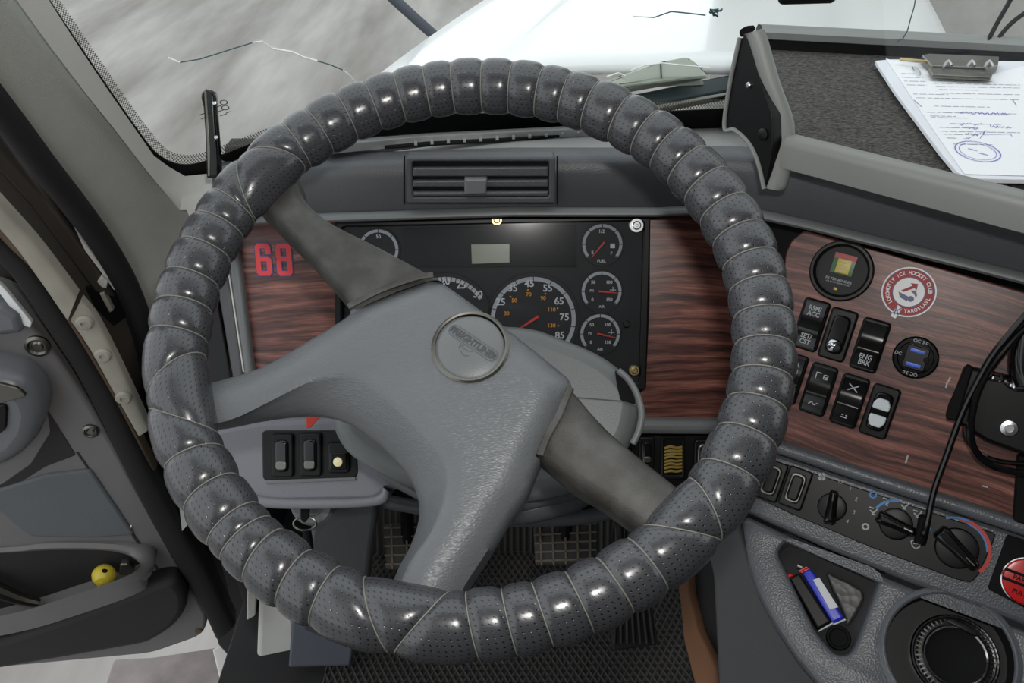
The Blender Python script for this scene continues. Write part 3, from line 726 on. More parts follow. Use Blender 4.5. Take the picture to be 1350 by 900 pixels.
for i in range(40):
    x = -.335 + 1.1 * i / 39
    yf = .862 + (max(0, -.305 - x) * .8) - max(0, x - .235) * math.tan(psi)
    lw = .018 * max(0, min(1, (-.0 - x) / .27)) ** 1.0
    front.append(Vector((x, yf, .8515 - lw))); back.append(Vector((x, G(x) - .012, .838 - lw)))
rows = [[f.lerp(b, t) + Vector((0, 0, .002 * math.sin(t * math.pi))) for f, b in zip(front, back)] for t in (0, .25, .5, .75, 1)]
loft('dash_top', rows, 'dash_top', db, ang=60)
DT = Plane((.0, .90, .847), (0, .11, 1))
def ontop(px, py, h=0): return DT.off(h).hit(px, py)
S('defrost_slot', [(503, 188), (640, 177), (775, 169), (788, 173), (700, 181), (508, 193)], DT, .003, .0005, 'black_matte', db, h=.0035, r=.002)
S('defrost_rail', [(430, 186), (560, 175), (700, 168), (820, 162), (822, 166), (700, 172), (560, 179), (430, 191)], DT, .01, .002, 'dash_top', db, h=.010)
for i in range(11):
    x = 546 + i * 21.5; y = 185 - i * 1.35
    S('grille_rib', [(x, y - 3), (x + 4, y - 3.3), (x + 4, y + 3), (x, y + 3.3)], DT, .003, .0004, 'dash_top', db, h=.006)
# seams in the fascia, beside the vent
for x in (532, 734): S('fascia_seam', [(x, 206), (x + 2, 206), (x + 2, 269), (x, 269)], FS, .002, 0, 'black_matte', db, h=.0045)
# wood panels
S('wood_panel', [(850, 283), (1010, 279), (1010, 562), (835, 562)], CL, .01, .001, 'wood_laminate', db, h=.001)
S('wood_panel', [(309, 292), (460, 284), (460, 545), (336, 545)], CL, .01, .001, 'wood_laminate', db, h=.001)
S('wood_panel', [(1036, 332), (1046, 314), (1062, 303), (1350, 385), (1640, 468), (1640, 796), (1010, 588)], RW, .012, .0015, 'wood_laminate', db, r=.004)
S('panel_backing', [(990, 270), (1640, 446), (1640, 826), (985, 610)], RW.off(-.012), .02, 0, 'black_matte', db)
S('panel_backing', [(290, 280), (1030, 270), (1030, 600), (310, 600)], CL.off(-.010), .02, 0, 'black_matte', db)
# side trims left of the wood
S('side_trim', [(292, 300), (310, 300), (340, 545), (326, 545), (318, 471), (300, 351)], CL, .03, .005, 'trim_grey', db, h=.012, r=.003)
S('side_trim', [(280, 345), (299, 345), (318, 471), (328, 548), (315, 548), (302, 475)], CL, .03, .004, 'dash_pad', db, h=.008, r=.002)
S('trim_bead', [(298, 345), (300, 345), (322, 490), (320, 490)], CL, .004, .0005, 'pillar_lip', db, h=.012)
S('dash_end', [(258, 380), (280, 350), (302, 475), (318, 560), (250, 560)], CL, .03, .004, 'black_plastic', db, h=-.01)
# lower trim bars and lower fascia
S('lower_bar', [(560, 553), (700, 553), (845, 553), (975, 555), (975, 574), (845, 573), (560, 573)], CL, .03, .007, 'trim_grey', db, h=.018, r=.003)
band('lower_bar', [(985, 588), (1035, 603), (1180, 652), (1350, 708), (1640, 806)], [(985, 570), (1035, 586), (1180, 633), (1350, 688), (1640, 784)], RW, .016, .03, 'console_grey', db, crown=.007)
S('switch_fascia', [(560, 572), (980, 574), (980, 660), (560, 660)], CL, .02, .002, 'black_plastic', db, h=.006)
S('climate_fascia', [(960, 578), (1035, 600), (1180, 648), (1350, 704), (1640, 803), (1640, 932), (1350, 824), (1200, 769), (1085, 722), (985, 676), (960, 660)], HV, .03, .006, 'console_grey', db, r=.003)
# centre console below the groove
con_px = [(985, 679), (1085, 726), (1200, 773), (1350, 829), (1640, 938), (1640, 1160), (1140, 1100), (1090, 915), (1060, 882), (1027, 835), (1000, 787), (984, 740), (974, 700), (975, 686)]
pk_px = [(1024, 728), (1036, 712), (1148, 752), (1160, 762), (1154, 778), (1128, 850), (1118, 864), (1100, 862), (1076, 834)]
plate_holes('console_top', [CO.px2(*q) for q in con_px], [fillet([CO.px2(*q) for q in pk_px], .008), circ2(CO.px2(1251, 862), .0585, 48)], CO, .02, .007, 'console_grey', db, .014, .022)
S('console_side', [(950, 640), (973, 676), (979, 705), (990, 748), (1007, 792), (1034, 840), (1067, 888), (1098, 920), (1150, 1100), (955, 1100), (948, 930), (945, 860), (940, 760), (930, 715)], Plane(CO.hit(1000, 787) - CO.n * .012, (-.50, -.66, .56)), .04, .004, 'console_side', db, h=0, r=.006)
# left lower switch panel
S('lower_panel', [(255, 585), (290, 562), (340, 553), (405, 550), (520, 552), (590, 570), (590, 640), (512, 648), (496, 662), (350, 666), (330, 658), (300, 640), (255, 640)], LP, .04, .008, 'panel_grey', db, r=.012)
band('lower_panel_lip', [(290, 656), (345, 670), (420, 672), (500, 667), (514, 650)], [(294, 642), (350, 656), (420, 658), (492, 655), (504, 642)], LP, .006, .05, 'panel_grey', db, crown=.005)
S('switch_bezel', [(345, 570), (350, 567), (470, 567), (472, 625), (466, 632), (352, 636), (346, 630)], LP, .01, .0015, 'black_plastic', db, h=.001, r=.003)
S('bezel_lip', [(350, 633), (468, 629), (469, 633), (351, 638)], LP, .004, .0005, 'trim_grey', db, h=.003)
S('knee_panel', [(412, 668), (498, 664), (490, 720), (482, 790), (470, 860), (398, 830), (405, 740)], Plane(LP.hit(450, 670) - Vector((0, -.05, 0)), (-.1, -.97, -.2)), .03, .006, 'dash_pad', db, r=.006)
S('kick_panel', [(385, 812), (468, 835), (462, 878), (380, 880)], Plane(atd(430, 850, 1.3), (.1, -.8, .6)), .02, .004, 'bluish_grey', db, r=.004)
tube('under_bar', [CL.off(-.02).hit(x, y) for x, y in [(503, 660), (560, 670), (640, 683), (740, 684), (800, 676), (860, 660)]], .009, 'dash_pad', db, n=12)
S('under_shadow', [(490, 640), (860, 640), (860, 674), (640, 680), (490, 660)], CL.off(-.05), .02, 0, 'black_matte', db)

# air vent
av = root('air_vent', 'wide rectangular dash air vent with slats and centre tab', 'air vent', FS.hit(633, 262))
def frame(name, outer, inner, pl, h, th, m, parent, r=.003):
    o2 = fillet([pl.to2(pl.off(h).hit(*p)) for p in outer], r); i2 = fillet([pl.to2(pl.off(h).hit(*p)) for p in inner], r)
    V, F = [], []; k = len(o2)
    for q, z in ((o2, h - th), (o2, h - .0015), (inset(o2, .0015), h), (inset(i2, -.0015), h), (i2, h - .0015), (i2, h - th)): V += [pl.at(a, b, z) for a, b in q]
    for r_ in range(5):
        for i in range(k): j = (i + 1) % k; F.append((r_ * k + i, r_ * k + j, (r_ + 1) * k + j, (r_ + 1) * k + i))
    return mesh(name, V, F, m, parent)
frame('vent_frame', [(535, 207), (732, 207), (732, 268), (536, 268)], [(543, 213), (724, 213), (724, 260), (544, 260)], FS, .009, .02, 'dash_pad', av)
S('vent_cavity', [(540, 210), (728, 210), (728, 264), (540, 264)], FS, .004, 0, 'black_matte', av, h=.0025)
for (y0, y1) in ((220, 233), (237, 247), (252, 259)):
    S('slat', [(544, y0 + 1), (723, y0), (723, y1), (544, y1)], FS, .005, .002, 'dash_pad', av, h=.0085, r=.001)
S('vent_tab', [(612, 236), (642, 236), (641, 256), (612, 257)], FS, .012, .002, 'trim_grey', av, h=.016, r=.002)

# number decal
nd = root('number_decal', 'red number 68 decal on the left woodgrain panel', 'decal', CL.hit(361, 362))
def digit_mesh(name, six, x0, m, wd, h, grow):
    wd = wd * .86
    # blocky numerals drawn as thick strokes
    x1, y0, y1 = x0 + 22, 320, 364; c = 3; i = wd / 2
    L, R_, T, B, Mi = x0 + 4, x1 - 4, y0 + 4, y1 - 4, (y0 + y1) / 2 - 1
    sk = (lambda x, y: (x + (y - 342) * .09, y))
    if six: poly = [[(R_, T + 9), (R_, T + 2), (R_ - 2, T), (L + 2, T), (L, T + 2), (L, B - 2), (L + 2, B), (R_ - 2, B), (R_, B - 2), (R_, Mi + 2), (R_ - 2, Mi), (L, Mi)]]
    else: poly = [[(L, T + 2), (L + 2, T), (R_ - 2, T), (R_, T + 2), (R_, Mi - 3), (R_ - 2, Mi), (R_, Mi + 3), (R_, B - 2), (R_ - 2, B), (L + 2, B), (L, B - 2), (L, Mi + 3), (L + 2, Mi), (L, Mi - 3), (L, T + 2)], [(L + 2, Mi), (R_ - 2, Mi)]]
    V, F = [], []
    for pg in poly:
        q = [CL.px2(*sk(*p)) for p in pg]
        ext = []
        for a, b in zip(q[:-1], q[1:]):
            a, b = Vector(a), Vector(b); d = (b - a).normalized(); nn = Vector((-d.y, d.x)) * (wd / 2 + grow); e = d * (wd * .28 + grow); k = len(V)
            for p in (a - nn - e, b - nn + e, b + nn + e, a + nn - e): V.append(CL.at(p.x, p.y, h + .00001 * (k % 7)))
            F.append((k, k + 1, k + 2, k + 3))
    return mesh(name, V, F, m, nd, smooth=False)
for six, x0 in ((True, 337), (False, 364)):
    digit_mesh('digit_outline', six, x0, 'navy_print', .0066, .0016, .0011); digit_mesh('digit', six, x0, 'red_print', .0066, .0021, 0)

# ---------------------------------------------------------------- instrument cluster
ic = root('instrument_cluster', 'black instrument cluster with speedometer behind a clear lens', 'instrument cluster', CL.hit(650, 520))
S('housing', [(441, 290), (650, 285), (858, 282), (857, 400), (852, 510), (843, 521), (441, 530)], CL, .03, .003, 'cluster_black', ic, h=.006, r=.004)
frame('lens_frame', [(442, 291), (858, 283), (852, 514), (442, 528)], [(450, 299), (849, 291), (843, 505), (450, 518)], CL, .014, .010, 'black_plastic', ic, r=.005)
S('display_panel', [(532, 301), (760, 297), (760, 352), (532, 352)], CL, .002, .0004, 'gauge_black', ic, h=.0072)
S('lcd', [(621, 322), (672, 321), (672, 346), (622, 348)], CL, .002, .0004, 'lcd', ic, h=.0085, r=.001)
c = CL.px2(647, 362); ring2('sensor_ring', c, .0062, .0054, CL, .0068, .0006, 'black_plastic', ic, n=24)
K = .93 / FPX
def pc(x, y): return CL.to2(CL.off(.007).hit(x, y))
def needle(par, c, tip, back, wd, h):
    a, b = Vector(c), Vector(tip); d = (b - a).normalized(); n = Vector((-d.y, d.x)); s = a - d * back
    slab2('needle', [tuple(s - n * wd), tuple(b - n * wd * .35), tuple(b + n * wd * .35), tuple(s + n * wd)], CL, .0008, 0, 'needle_red', par, h=h)
    disc('needle_hub', c, wd * 2.4, CL, h - .0002, .0015, .0005, 'black_plastic', par, n=20)
def gauge(x, y, rpx, a0, a1, nums, nd_tip, thick, ticks, name, gm='mark_grey', extra=()):
    c = pc(x, y); R = rpx * K
    gf = disc('gauge_face', c, R * 1.1, CL, .0076, .0016, .0004, 'gauge_black', ic, n=48); gf['label'] = name
    ring2('scale_ring', c, R, R - thick, CL, .0080, .0004, gm, gf, n=60, a0=a0, a1=a1)
    sg = [[(c[0] + r_ * math.cos(rad(t)), c[1] + r_ * math.sin(rad(t))) for r_ in (R - thick * 1.05, R * 1.0)] for t in ticks]
    if sg: strips('scale_ticks', sg, CL, .0009, 'gauge_black', gf, h=.0082)
    if nums: texts('numerals', [(s, *pc(px_, py_), sz * K * (.88 if sz > 10 else 1), 0) for s, px_, py_, sz in nums], CL, 'mark_white', gf, h=.0080, ext=.0001, bold=.02)
    if nd_tip: needle(gf, c, pc(*nd_tip), R * .14, .0011 if rpx < 40 else .0016, .0095)
    return gf
sp = gauge(703, 421, 58, -42, 222, [('25', 660, 398, 15), ('35', 676, 380, 15), ('45', 698, 374, 15), ('55', 722, 380, 15), ('65', 737, 397, 15), ('75', 744, 418, 15), ('85', 738, 442, 15)], (680, 436), 5.5 * K, [-35 + i * 25 for i in range(11)], 'speedometer dial', 'mark_grey')
texts('metric_numerals', [(s, *pc(x, y), 7.5 * K, 0) for s, x, y in [('30', 668, 413), ('50', 678, 396), ('70', 697, 388), ('90', 716, 393), ('110', 727, 408), ('130', 727, 429)]], CL, 'mark_orange', sp, h=.008, bold=.015)
strips('metric_dots', [[pc(x - 1, y), pc(x + 1, y)] for x, y in [(673, 391), (696, 382), (719, 387), (735, 406), (736, 429)]], CL, .0017, 'mark_orange', sp, h=.0081)
# redline needle of the speedometer points to lower left; its upper end passes the dial centre
tg = gauge(588, 421, 58, 30, 222, [('15', 565, 378, 15), ('20', 587, 371, 15), ('25', 608, 376, 15), ('30', 630, 388, 15)], None, 5.5 * K, [30 + 6.5 * i for i in range(28)], 'tachometer dial')
gs = [-40, 0, 45, 90, 135, 180, 220]
f1 = gauge(794, 322, 27, -42, 222, [('1/2', 793, 305, 6.5), ('E', 781, 333, 6), ('F', 806, 334, 6), ('FUEL', 793, 344, 5.5)], (780, 339), 4 * K, gs, 'fuel gauge')
strips('pump_icon', [[pc(806, 321), pc(806, 327)], [pc(809, 321), pc(809, 327)]], CL, .0028, 'mark_white', f1, h=.0081)
for (x, y, tip, nm) in ((793, 384, (814, 386), 'upper air pressure gauge'), (791, 440, (812, 445), 'lower air pressure gauge')):
    gg = gauge(x, y, 27, -42, 222, [('50', x - 11, y - 12, 6), ('100', x + 10, y - 12, 6), ('PSI', x - 13, y - 1, 4.5), ('0', x - 12, y + 11, 6), ('150', x + 10, y + 11, 6), ('AIR', x, y + 20, 5)], tip, 4 * K, gs, nm)
    strips('pressure_icon', [[pc(x + 11, y - 2), pc(x + 19, y - 2)], [pc(x + 15, y - 6), pc(x + 15, y)]], CL, .0011, 'mark_grey', gg, h=.0081)
gauge(499, 329, 27, -42, 222, [('50', 499, 312, 6.5), ('0', 487, 338, 6), ('100', 512, 338, 6)], None, 4 * K, gs, 'small gauge half hidden by spoke')
S('lens', [(448, 298), (850, 290), (844, 506), (448, 520)], CL, .0015, 0, 'clear_lens', ic, h=.0125)
for (x, y, r_, m_) in ((655, 290, .0062, 'brass'), (839, 297, .0082, 'silver'), (836, 488, .0062, 'brass')):
    lathe('screw', [(r_, -.002), (r_, .0015), (r_ * .93, .002), (r_ * .62, .002), (r_ * .6, .004), (r_ * .45, .005), (r_ * .2, .005), (r_ * .15, .0035), (.0001, .0035)], CL.mat(CL.off(.014).hit(x, y)), m_, ic, n=24)
lathe('reset_stem', [(.004, -.004), (.004, .002), (.003, .003), (.0001, .003)], CL.mat(CL.off(.012).hit(826, 427)), 'black_plastic', ic, n=16)
# ---------------------------------------------------------------- steering wheel
sw = root('steering_wheel', 'grey four-spoke truck steering wheel in a quilted perforated cover', 'steering wheel', WC)
RR, RT = .2275, .0245
def wth(px, py):
    a, b = WH.px2(px, py); return math.atan2(b, a)
mids = [(455, 150), (490, 135), (525, 123), (562, 115), (597, 110), (637, 108), (675, 110), (713, 117), (748, 123), (783, 133), (822, 152), (855, 172), (883, 197), (920, 210), (940, 240), (963, 273), (980, 308), (997, 343), (1007, 378), (1012, 417), (1012, 457), (1007, 497), (1000, 535), (988, 578)]
mids[12] = (887, 190); mids[13] = (915, 213)
seams = [(wth(*p), wth(*p)) for p in mids]
seams += [(wth(*o), wth(*i)) for o, i in [((1003, 643), (933, 613)), ((943, 706), (912, 635)), ((944, 709), (851, 697)), ((879, 776), (832, 718)), ((832, 801), (788, 740)), ((781, 829), (746, 758)), ((730, 852), (702, 773)), ((682, 864), (662, 782)), ((632, 869), (615, 783)),
    ((521, 859), (593, 773)), ((513, 857), (483, 758)), ((415, 815), (447, 752)), ((368, 797), (410, 727)), ((326, 765), (373, 698)), ((298, 735), (357, 680)), ((280, 717), (342, 660)), ((247, 675), (312, 625)), ((221, 622), (297, 585)), ((198, 542), (290, 567)), ((197, 529), (267, 468)),
    ((193, 440), (272, 447)), ((203, 402), (275, 408)), ((217, 362), (285, 375)), ((237, 322), (298, 338)), ((253, 286), (310, 305)), ((273, 253), (331, 286)), ((314, 210), (337, 286)), ((313, 206), (397, 214)), ((369, 165), (403, 208)), ((398, 147), (437, 192))]]
def unwrap(l):
    out = []; p = None
    for t in l:
        if p is not None:
            while t > p + .6: t -= 2 * math.pi
            while t < p - 2 * math.pi + .6: t += 2 * math.pi
        out.append(t); p = t
    return out
so = unwrap([s[0] for s in seams]); si_ = unwrap([s[1] for s in seams])
so.append(so[0] - 2 * math.pi); si_.append(si_[0] - 2 * math.pi)
def tp(th, ph, r):
    c, s = math.cos(th), math.sin(th); q = RR + r * math.cos(ph)
    return WH.at(q * c, q * s, r * math.sin(ph))
V, F = [], []; nn, mm = 96, 14
for i in range(nn):
    for j in range(mm): V.append(tp(2 * math.pi * i / nn, 2 * math.pi * j / mm, RT * .78))
for i in range(nn):
    for j in range(mm): F.append((i * mm + j, ((i + 1) % nn) * mm + j, ((i + 1) % nn) * mm + (j + 1) % mm, i * mm + (j + 1) % mm))
rc = mesh('rim_cover', V, F, 'perforated_leather', sw, [(0, 0)] * len(V), label='quilted dark grey perforated leather rim cover')
NP = 28
def seam_th(k, ph): return (so[k] + si_[k]) / 2 + (so[k] - si_[k]) / 2 * math.cos(ph)
for k in range(len(so) - 1):
    NS = 12; V, F, U = [], [], []
    for i in range(NS + 1):
        s = i / NS
        for j in range(NP + 1):
            ph = 2 * math.pi * j / NP; a, b = seam_th(k, ph), seam_th(k + 1, ph)
            wdt = abs(b - a) * RR; x = abs(2 * s - 1)
            bul = min(1, wdt / .03)
            r = RT * (1.015 - .15 * bul * x ** 3.4)
            if wdt < .03: r = RT * (.865 + .15 * (wdt / .03) * (1 - x ** 3.4))
            th = a + (b - a) * s
            V.append(tp(th, ph, r)); U.append((th * (RR + .6 * RT * math.cos(ph)) / .0046, ph * RT / .0042))
    for i in range(NS):
        for j in range(NP): F.append((i * (NP + 1) + j, i * (NP + 1) + j + 1, (i + 1) * (NP + 1) + j + 1, (i + 1) * (NP + 1) + j))
    mesh('cover_segment', V, F, 'perforated_leather', rc, U, ang=60)
    pts = [tp(seam_th(k, 2 * math.pi * j / 28), 2 * math.pi * j / 28, RT * .874) for j in range(29)]
    tube('seam_thread', pts, .00055, 'thread', rc, n=5, sub=1, caps=False)

# hub pad: flat leather top with a hollowed web between the two lower left arms
HB = WH.off(-.004)
def hp(px, py, h): return HB.off(h).hit(px, py)
crease = [(236, 566), (300, 553), (350, 530), (400, 505), (440, 494), (470, 496), (500, 513), (530, 540), (560, 570), (583, 597), (590, 620), (586, 660), (566, 705), (540, 742), (512, 810)]
web = [(236, 572), (300, 565), (345, 556), (400, 549), (438, 552), (468, 563), (498, 585), (520, 606), (538, 628), (548, 648), (553, 670), (550, 695), (540, 722), (524, 752), (500, 812)]
cs_ = spline([Vector(p) for p in crease], 3, False); wb_ = spline([Vector(p) for p in web], 3, False)
top_px = [(585, 828), (600, 790), (612, 765), (640, 722), (668, 676), (692, 642), (711, 598), (735, 552), (753, 508), (750, 492), (737, 480), (690, 442), (640, 405), (572, 359), (545, 364), (500, 380), (460, 397), (452, 408), (400, 440), (340, 474), (285, 492), (236, 504)]
tp2 = [HB.px2(*p) for p in top_px] + [HB.px2(p.x, p.y) for p in cs_]
out_n = len(top_px)
def seg_dist(q, poly):
    best = 1e9
    for a, b in zip(poly[:-1], poly[1:]):
        d = b - a; t = max(0, min(1, (q - a).dot(d) / max(d.length_squared, 1e-12))); best = min(best, (q - a - d * t).length)
    return best
def hub_mesh():
    # top is a fine triangulation whose height falls off softly towards the outer edge; the web slopes down along the crease
    from mathutils.geometry import delaunay_2d_cdt
    outer = [Vector(p) for p in spline([Vector(HB.px2(*p)) for p in top_px], 6, False)]; cre = [Vector(HB.px2(p.x, p.y)) for p in cs_]
    bd = outer + cre; nb = len(bd); xs = [v.x for v in bd]; ys = [v.y for v in bd]; pts = list(bd); closed = bd + [bd[0]]
    def inside(q):
        c = False
        for u, v in zip(closed[:-1], closed[1:]):
            if (u.y > q.y) != (v.y > q.y) and q.x < (v.x - u.x) * (q.y - u.y) / (v.y - u.y) + u.x: c = not c
        return c
    st = .0045; y = min(ys); r_ = 0
    while y < max(ys):
        x = min(xs) + (st / 2 if r_ % 2 else 0)
        while x < max(xs):
            q = Vector((x, y))
            if inside(q) and seg_dist(q, closed) > st * .45: pts.append(q)
            x += st
        y += st * .866; r_ += 1
    vo, eo, fo_, ov, oe, of = delaunay_2d_cdt(pts, [], [list(range(nb))], 1, 1e-7)
    def ht(q):
        d, c = seg_dist(q, outer), seg_dist(q, cre); e = 1 - min(d / .026, 1); g_ = 1 - min(c / .012, 1)
        return -.014 * e ** 2.3 - .0022 * g_ ** 2
    V = [HB.at(q[0], q[1], ht(Vector(q))) for q in vo]; F = [tuple(f) for f in fo_]
    n = len(outer); base = len(V); W = [ht(q) for q in outer]
    V += [HB.at(q.x, q.y, h) for q, h in zip(outer, W)]; V += [HB.at(q.x, q.y, -.045) for q in outer]
    for j in range(n - 1): F.append((base + j, base + j + 1, base + n + j + 1, base + n + j))
    m_ = len(cre); prev = []
    for q in cre: prev.append(len(V)); V.append(HB.at(q.x, q.y, ht(q)))
    for (t, h) in ((.12, -.0045), (.35, -.010), (.7, -.019), (.92, -.027), (1.0, -.035), (1.0, -.05)):
        cur = []
        for p, q in zip(cs_, wb_):
            x, y = p.lerp(q, t); cur.append(len(V)); V.append(HB.at(*HB.to2(HB.off(h).hit(x, y)), h))
        for j in range(m_ - 1): F.append((prev[j], prev[j + 1], cur[j + 1], cur[j]))
        prev = cur
    return mesh('hub_pad', V, F, 'hub_leather', sw, [HB.to2(v) for v in V], ang=42)
hub_mesh()
def spoke(up, dn, m):
    # swept arm: rounded box section between its two edges
    U_ = spline([Vector(p) for p in up], 5, False); D_ = spline([Vector(p) for p in dn], 5, False); rows = []
    sec = [(0, -.034), (0, -.012), (.03, -.006), (.09, -.002), (.2, 0), (.5, .0016), (.8, 0), (.91, -.002), (.97, -.006), (1, -.012), (1, -.034)]
    for u, d in zip(U_, D_):
        a, b = Vector(HB.px2(u.x, u.y)), Vector(HB.px2(d.x, d.y))
        rows.append([HB.at(*a.lerp(b, t), h - .003) for t, h in sec])
    return loft('spoke', rows, m, sw, ang=50, closed=True)
spoke([(386, 222), (396, 252), (432, 285), (500, 319), (574, 358), (578, 360)], [(330, 258), (352, 280), (380, 308), (420, 350), (462, 400), (465, 403)], 'spoke_worn')
spoke([(752, 503), (756, 508), (800, 558), (850, 601), (894, 636), (918, 660)], [(709, 596), (714, 600), (757, 636), (800, 662), (848, 697), (878, 716)], 'spoke_worn')
# joint lips where the spokes meet the pad
def lip(name, pts):
    tube(name, [HB.off(.0005).hit(*p) for p in pts], .0032, 'spoke_worn', sw, n=8, flat=.6)
lip('joint_lip', [(459, 404), (500, 383), (545, 367), (571, 362)])
lip('joint_lip', [(752, 511), (738, 545), (722, 575), (712, 600)])
# horn button
hc = HB.px2(620, 457); rb = .0272
hbn = root_part = lathe('horn_bezel', [(rb + .003, -.004), (rb + .003, .0012), (rb + .0015, .0024), (rb, .002), (rb - .0005, -.002), (rb - .0005, -.006)], HB.mat(HB.at(hc[0], hc[1], 0)), 'steel_dark', sw, n=56)
hb_ = lathe('horn_button', [(rb - .0012, -.005), (rb - .0012, .0002), (rb - .003, .0012), (.012, .0016), (.0001, .0017)], HB.mat(HB.at(hc[0], hc[1], 0)), 'trim_grey', sw, n=56)
rot = math.atan2(HB.px2(653, 475)[1] - HB.px2(597, 437)[1], HB.px2(653, 475)[0] - HB.px2(597, 437)[0])
ca, sa = math.cos(rot), math.sin(rot)
def loc(u, v): cx = HB.px2(624, 453); return (cx[0] + u * ca - v * sa, cx[1] + u * sa + v * ca)
def stad(L_, H_): 
    pts = []
    for i in range(13): a = -math.pi / 2 + math.pi * i / 12; pts.append((L_ / 2 - H_ / 2 + H_ / 2 * math.cos(a), H_ / 2 * math.sin(a)))
    for i in range(13): a = math.pi / 2 + math.pi * i / 12; pts.append((-L_ / 2 + H_ / 2 + H_ / 2 * math.cos(a), H_ / 2 * math.sin(a)))
    return pts + [pts[0]]
strips('emblem_border', [[loc(*p) for p in stad(.0455, .0094)], [loc(*p) for p in stad(.0400, .0062)]], HB, .00035, 'emblem_line', hb_, h=.0019)
texts('emblem_lettering', [('FREIGHTLINER', *loc(0, 0), .0068, rot)], HB, 'emblem_line', hb_, h=.0019, ext=.0002, bold=.03, sx=1.0)
def hl(u, v): cx = HB.px2(612, 463); return (cx[0] + u * ca - v * sa, cx[1] + u * sa + v * ca)
strips('horn_symbol', [[hl(-.0045, .003), hl(-.0045, -.0005), hl(-.006, .0035)], [hl(-.0045, .003), hl(-.002, .0012), hl(.003, .0015), hl(.006, .003)], [hl(-.002, -.0012), hl(0, -.003), hl(.003, -.0032), hl(.006, -.0012)]], HB, .0004, 'emblem_line', hb_, h=.0019)

# ---------------------------------------------------------------- steering column shroud
sc_ = root('steering_column', 'grey plastic steering column shroud behind the wheel', 'steering column', atd(640, 620, .9))
SH = Plane(atd(740, 500, .80), (WN + Vector((0, -.15, -.1))).normalized())
o_ = [(700, 428), (737, 440), (775, 455), (806, 472), (826, 490), (840, 510), (845, 528), (843, 552), (832, 585), (800, 625), (740, 652), (660, 662), (590, 655), (530, 638), (480, 613), (450, 590), (434, 558), (440, 520), (480, 480), (560, 440), (640, 425)]
def smp(px): return [(v.x, v.y) for v in spline([SH.px2(*p) for p in px], 3)]
slab2('column_shroud', smp(o_), SH, .09, .02, 'trim_grey', sc_, profile=[(0.004, -.09), (0, -.02), (.002, -.010), (.006, -.004), (.012, -.001), (.018, 0)])
S('shroud_slot', [(811, 487), (826, 500), (836, 522), (838, 532), (818, 527), (813, 505)], SH, .004, .0005, 'black_matte', sc_, h=.0018, r=.002)
strips('shroud_seam', [[SH.px2(760, 524), SH.px2(822, 529), SH.px2(842, 536)]], SH, .0012, 'stamp_black', sc_, h=.0006)
tube('signal_lever', [SH.off(.004).hit(x, y) for x, y in [(815, 488), (829, 501), (840, 520), (846, 545), (842, 568), (834, 585)]], .0032, 'trim_grey', sc_, n=10)
LB = SH.off(-.05)
S('column_boot', [(560, 600), (770, 600), (800, 640), (770, 672), (690, 692), (610, 688), (550, 660)], LB, .06, .012, 'dash_pad', sc_, r=.02)
S('column_ring', [(480, 596), (560, 640), (660, 660), (760, 640), (770, 656), (660, 680), (560, 664), (500, 632)], LB.off(.008), .02, .006, 'dash_pad', sc_, r=.01)

# red tag tucked by the lower panel
rt = S('red_tag', [(404, 548), (424, 548), (416, 556), (409, 564), (404, 564)], LP, .002, .0004, 'red_tag', h=.02)
tag(rt, 'small red tag above the lower left switches', 'tag')

# ---------------------------------------------------------------- rocker switches
def base_switch(name, label, M, kind, group):
    r = root(name, label, 'switch', M.translation, group, M)
    def sl(n, pts, th, bev, m, h, par=r, rr=.002):
        p2 = fillet(pts, rr); pr = prof(th, bev); V, F = [], []; k = len(p2)
        for (i_, z) in pr: V += [Vector((a, b, z + h)) for a, b in (inset(p2, i_) if i_ else p2)]
        for q in range(len(pr) - 1):
            for i in range(k): j = (i + 1) % k; F.append((q * k + i, q * k + j, (q + 1) * k + j, (q + 1) * k + i))
        F.append(tuple(range(k))[::-1]); F.append(tuple((len(pr) - 1) * k + i for i in range(k)))
        return mesh(n, V, F, m, par, local=True)
    rc_ = lambda x, y0, y1: [(-x, y0), (x, y0), (x, y1), (-x, y1)]
    sl('bezel', rc_(.0142, -.0285, .0285), .008, .0025, 'black_plastic', .004, rr=.005)
    if kind == 'dome':
        rk = sl('rocker', rc_(.0098, -.0215, .0215), .008, .003, 'knob_black', .006, rr=.008)
    else:
        # rocker face slopes: upper half leans in, lower half stands out
        V, F = [], []; ys = [-.0245, -.018, -.006, -.0025, .004, .012, .0245]; zs = [.0052, .0066, .0105, .0098, .0062, .0058, .0064]
        for y, z in zip(ys, zs):
            for x in (-.0118, -.0108, .0108, .0118): V.append(Vector((x, y, z - (.001 if abs(x) > .011 else 0))))
        n0 = len(V)
        for i in range(6):
            for j in range(3): F.append((i * 4 + j, i * 4 + j + 1, (i + 1) * 4 + j + 1, (i + 1) * 4 + j))
        for y in ys:
            for x in (-.0118, .0118): V.append(Vector((x, y, .003)))
        for i in range(6):
            F.append((i * 4, (i + 1) * 4, n0 + 2 * (i + 1), n0 + 2 * i)); F.append((i * 4 + 3, n0 + 2 * i + 1, n0 + 2 * (i + 1) + 1, (i + 1) * 4 + 3))
        F.append((0, n0, n0 + 1, 3, 2, 1)); F.append((24, 25, 26, 27, n0 + 13, n0 + 12))
        rk = mesh('rocker', V, F, 'knob_black', r, local=True)
    return r, rk, sl
def legend(r, items, m='mark_grey'):
    V, F = [], []
    for (s, x, y, size, z) in items:
        v, f = text_mesh(s, size, .0001, .02 * size); n = len(V); V += [Vector((q.x + x, q.y + y, q.z + z)) for q in v]; F += [tuple(i + n for i in t) for t in f]
    V = [Vector((q.x * .88, q.y, q.z)) for q in V]
    return mesh('legend', V, F, m, r, local=True, smooth=False)
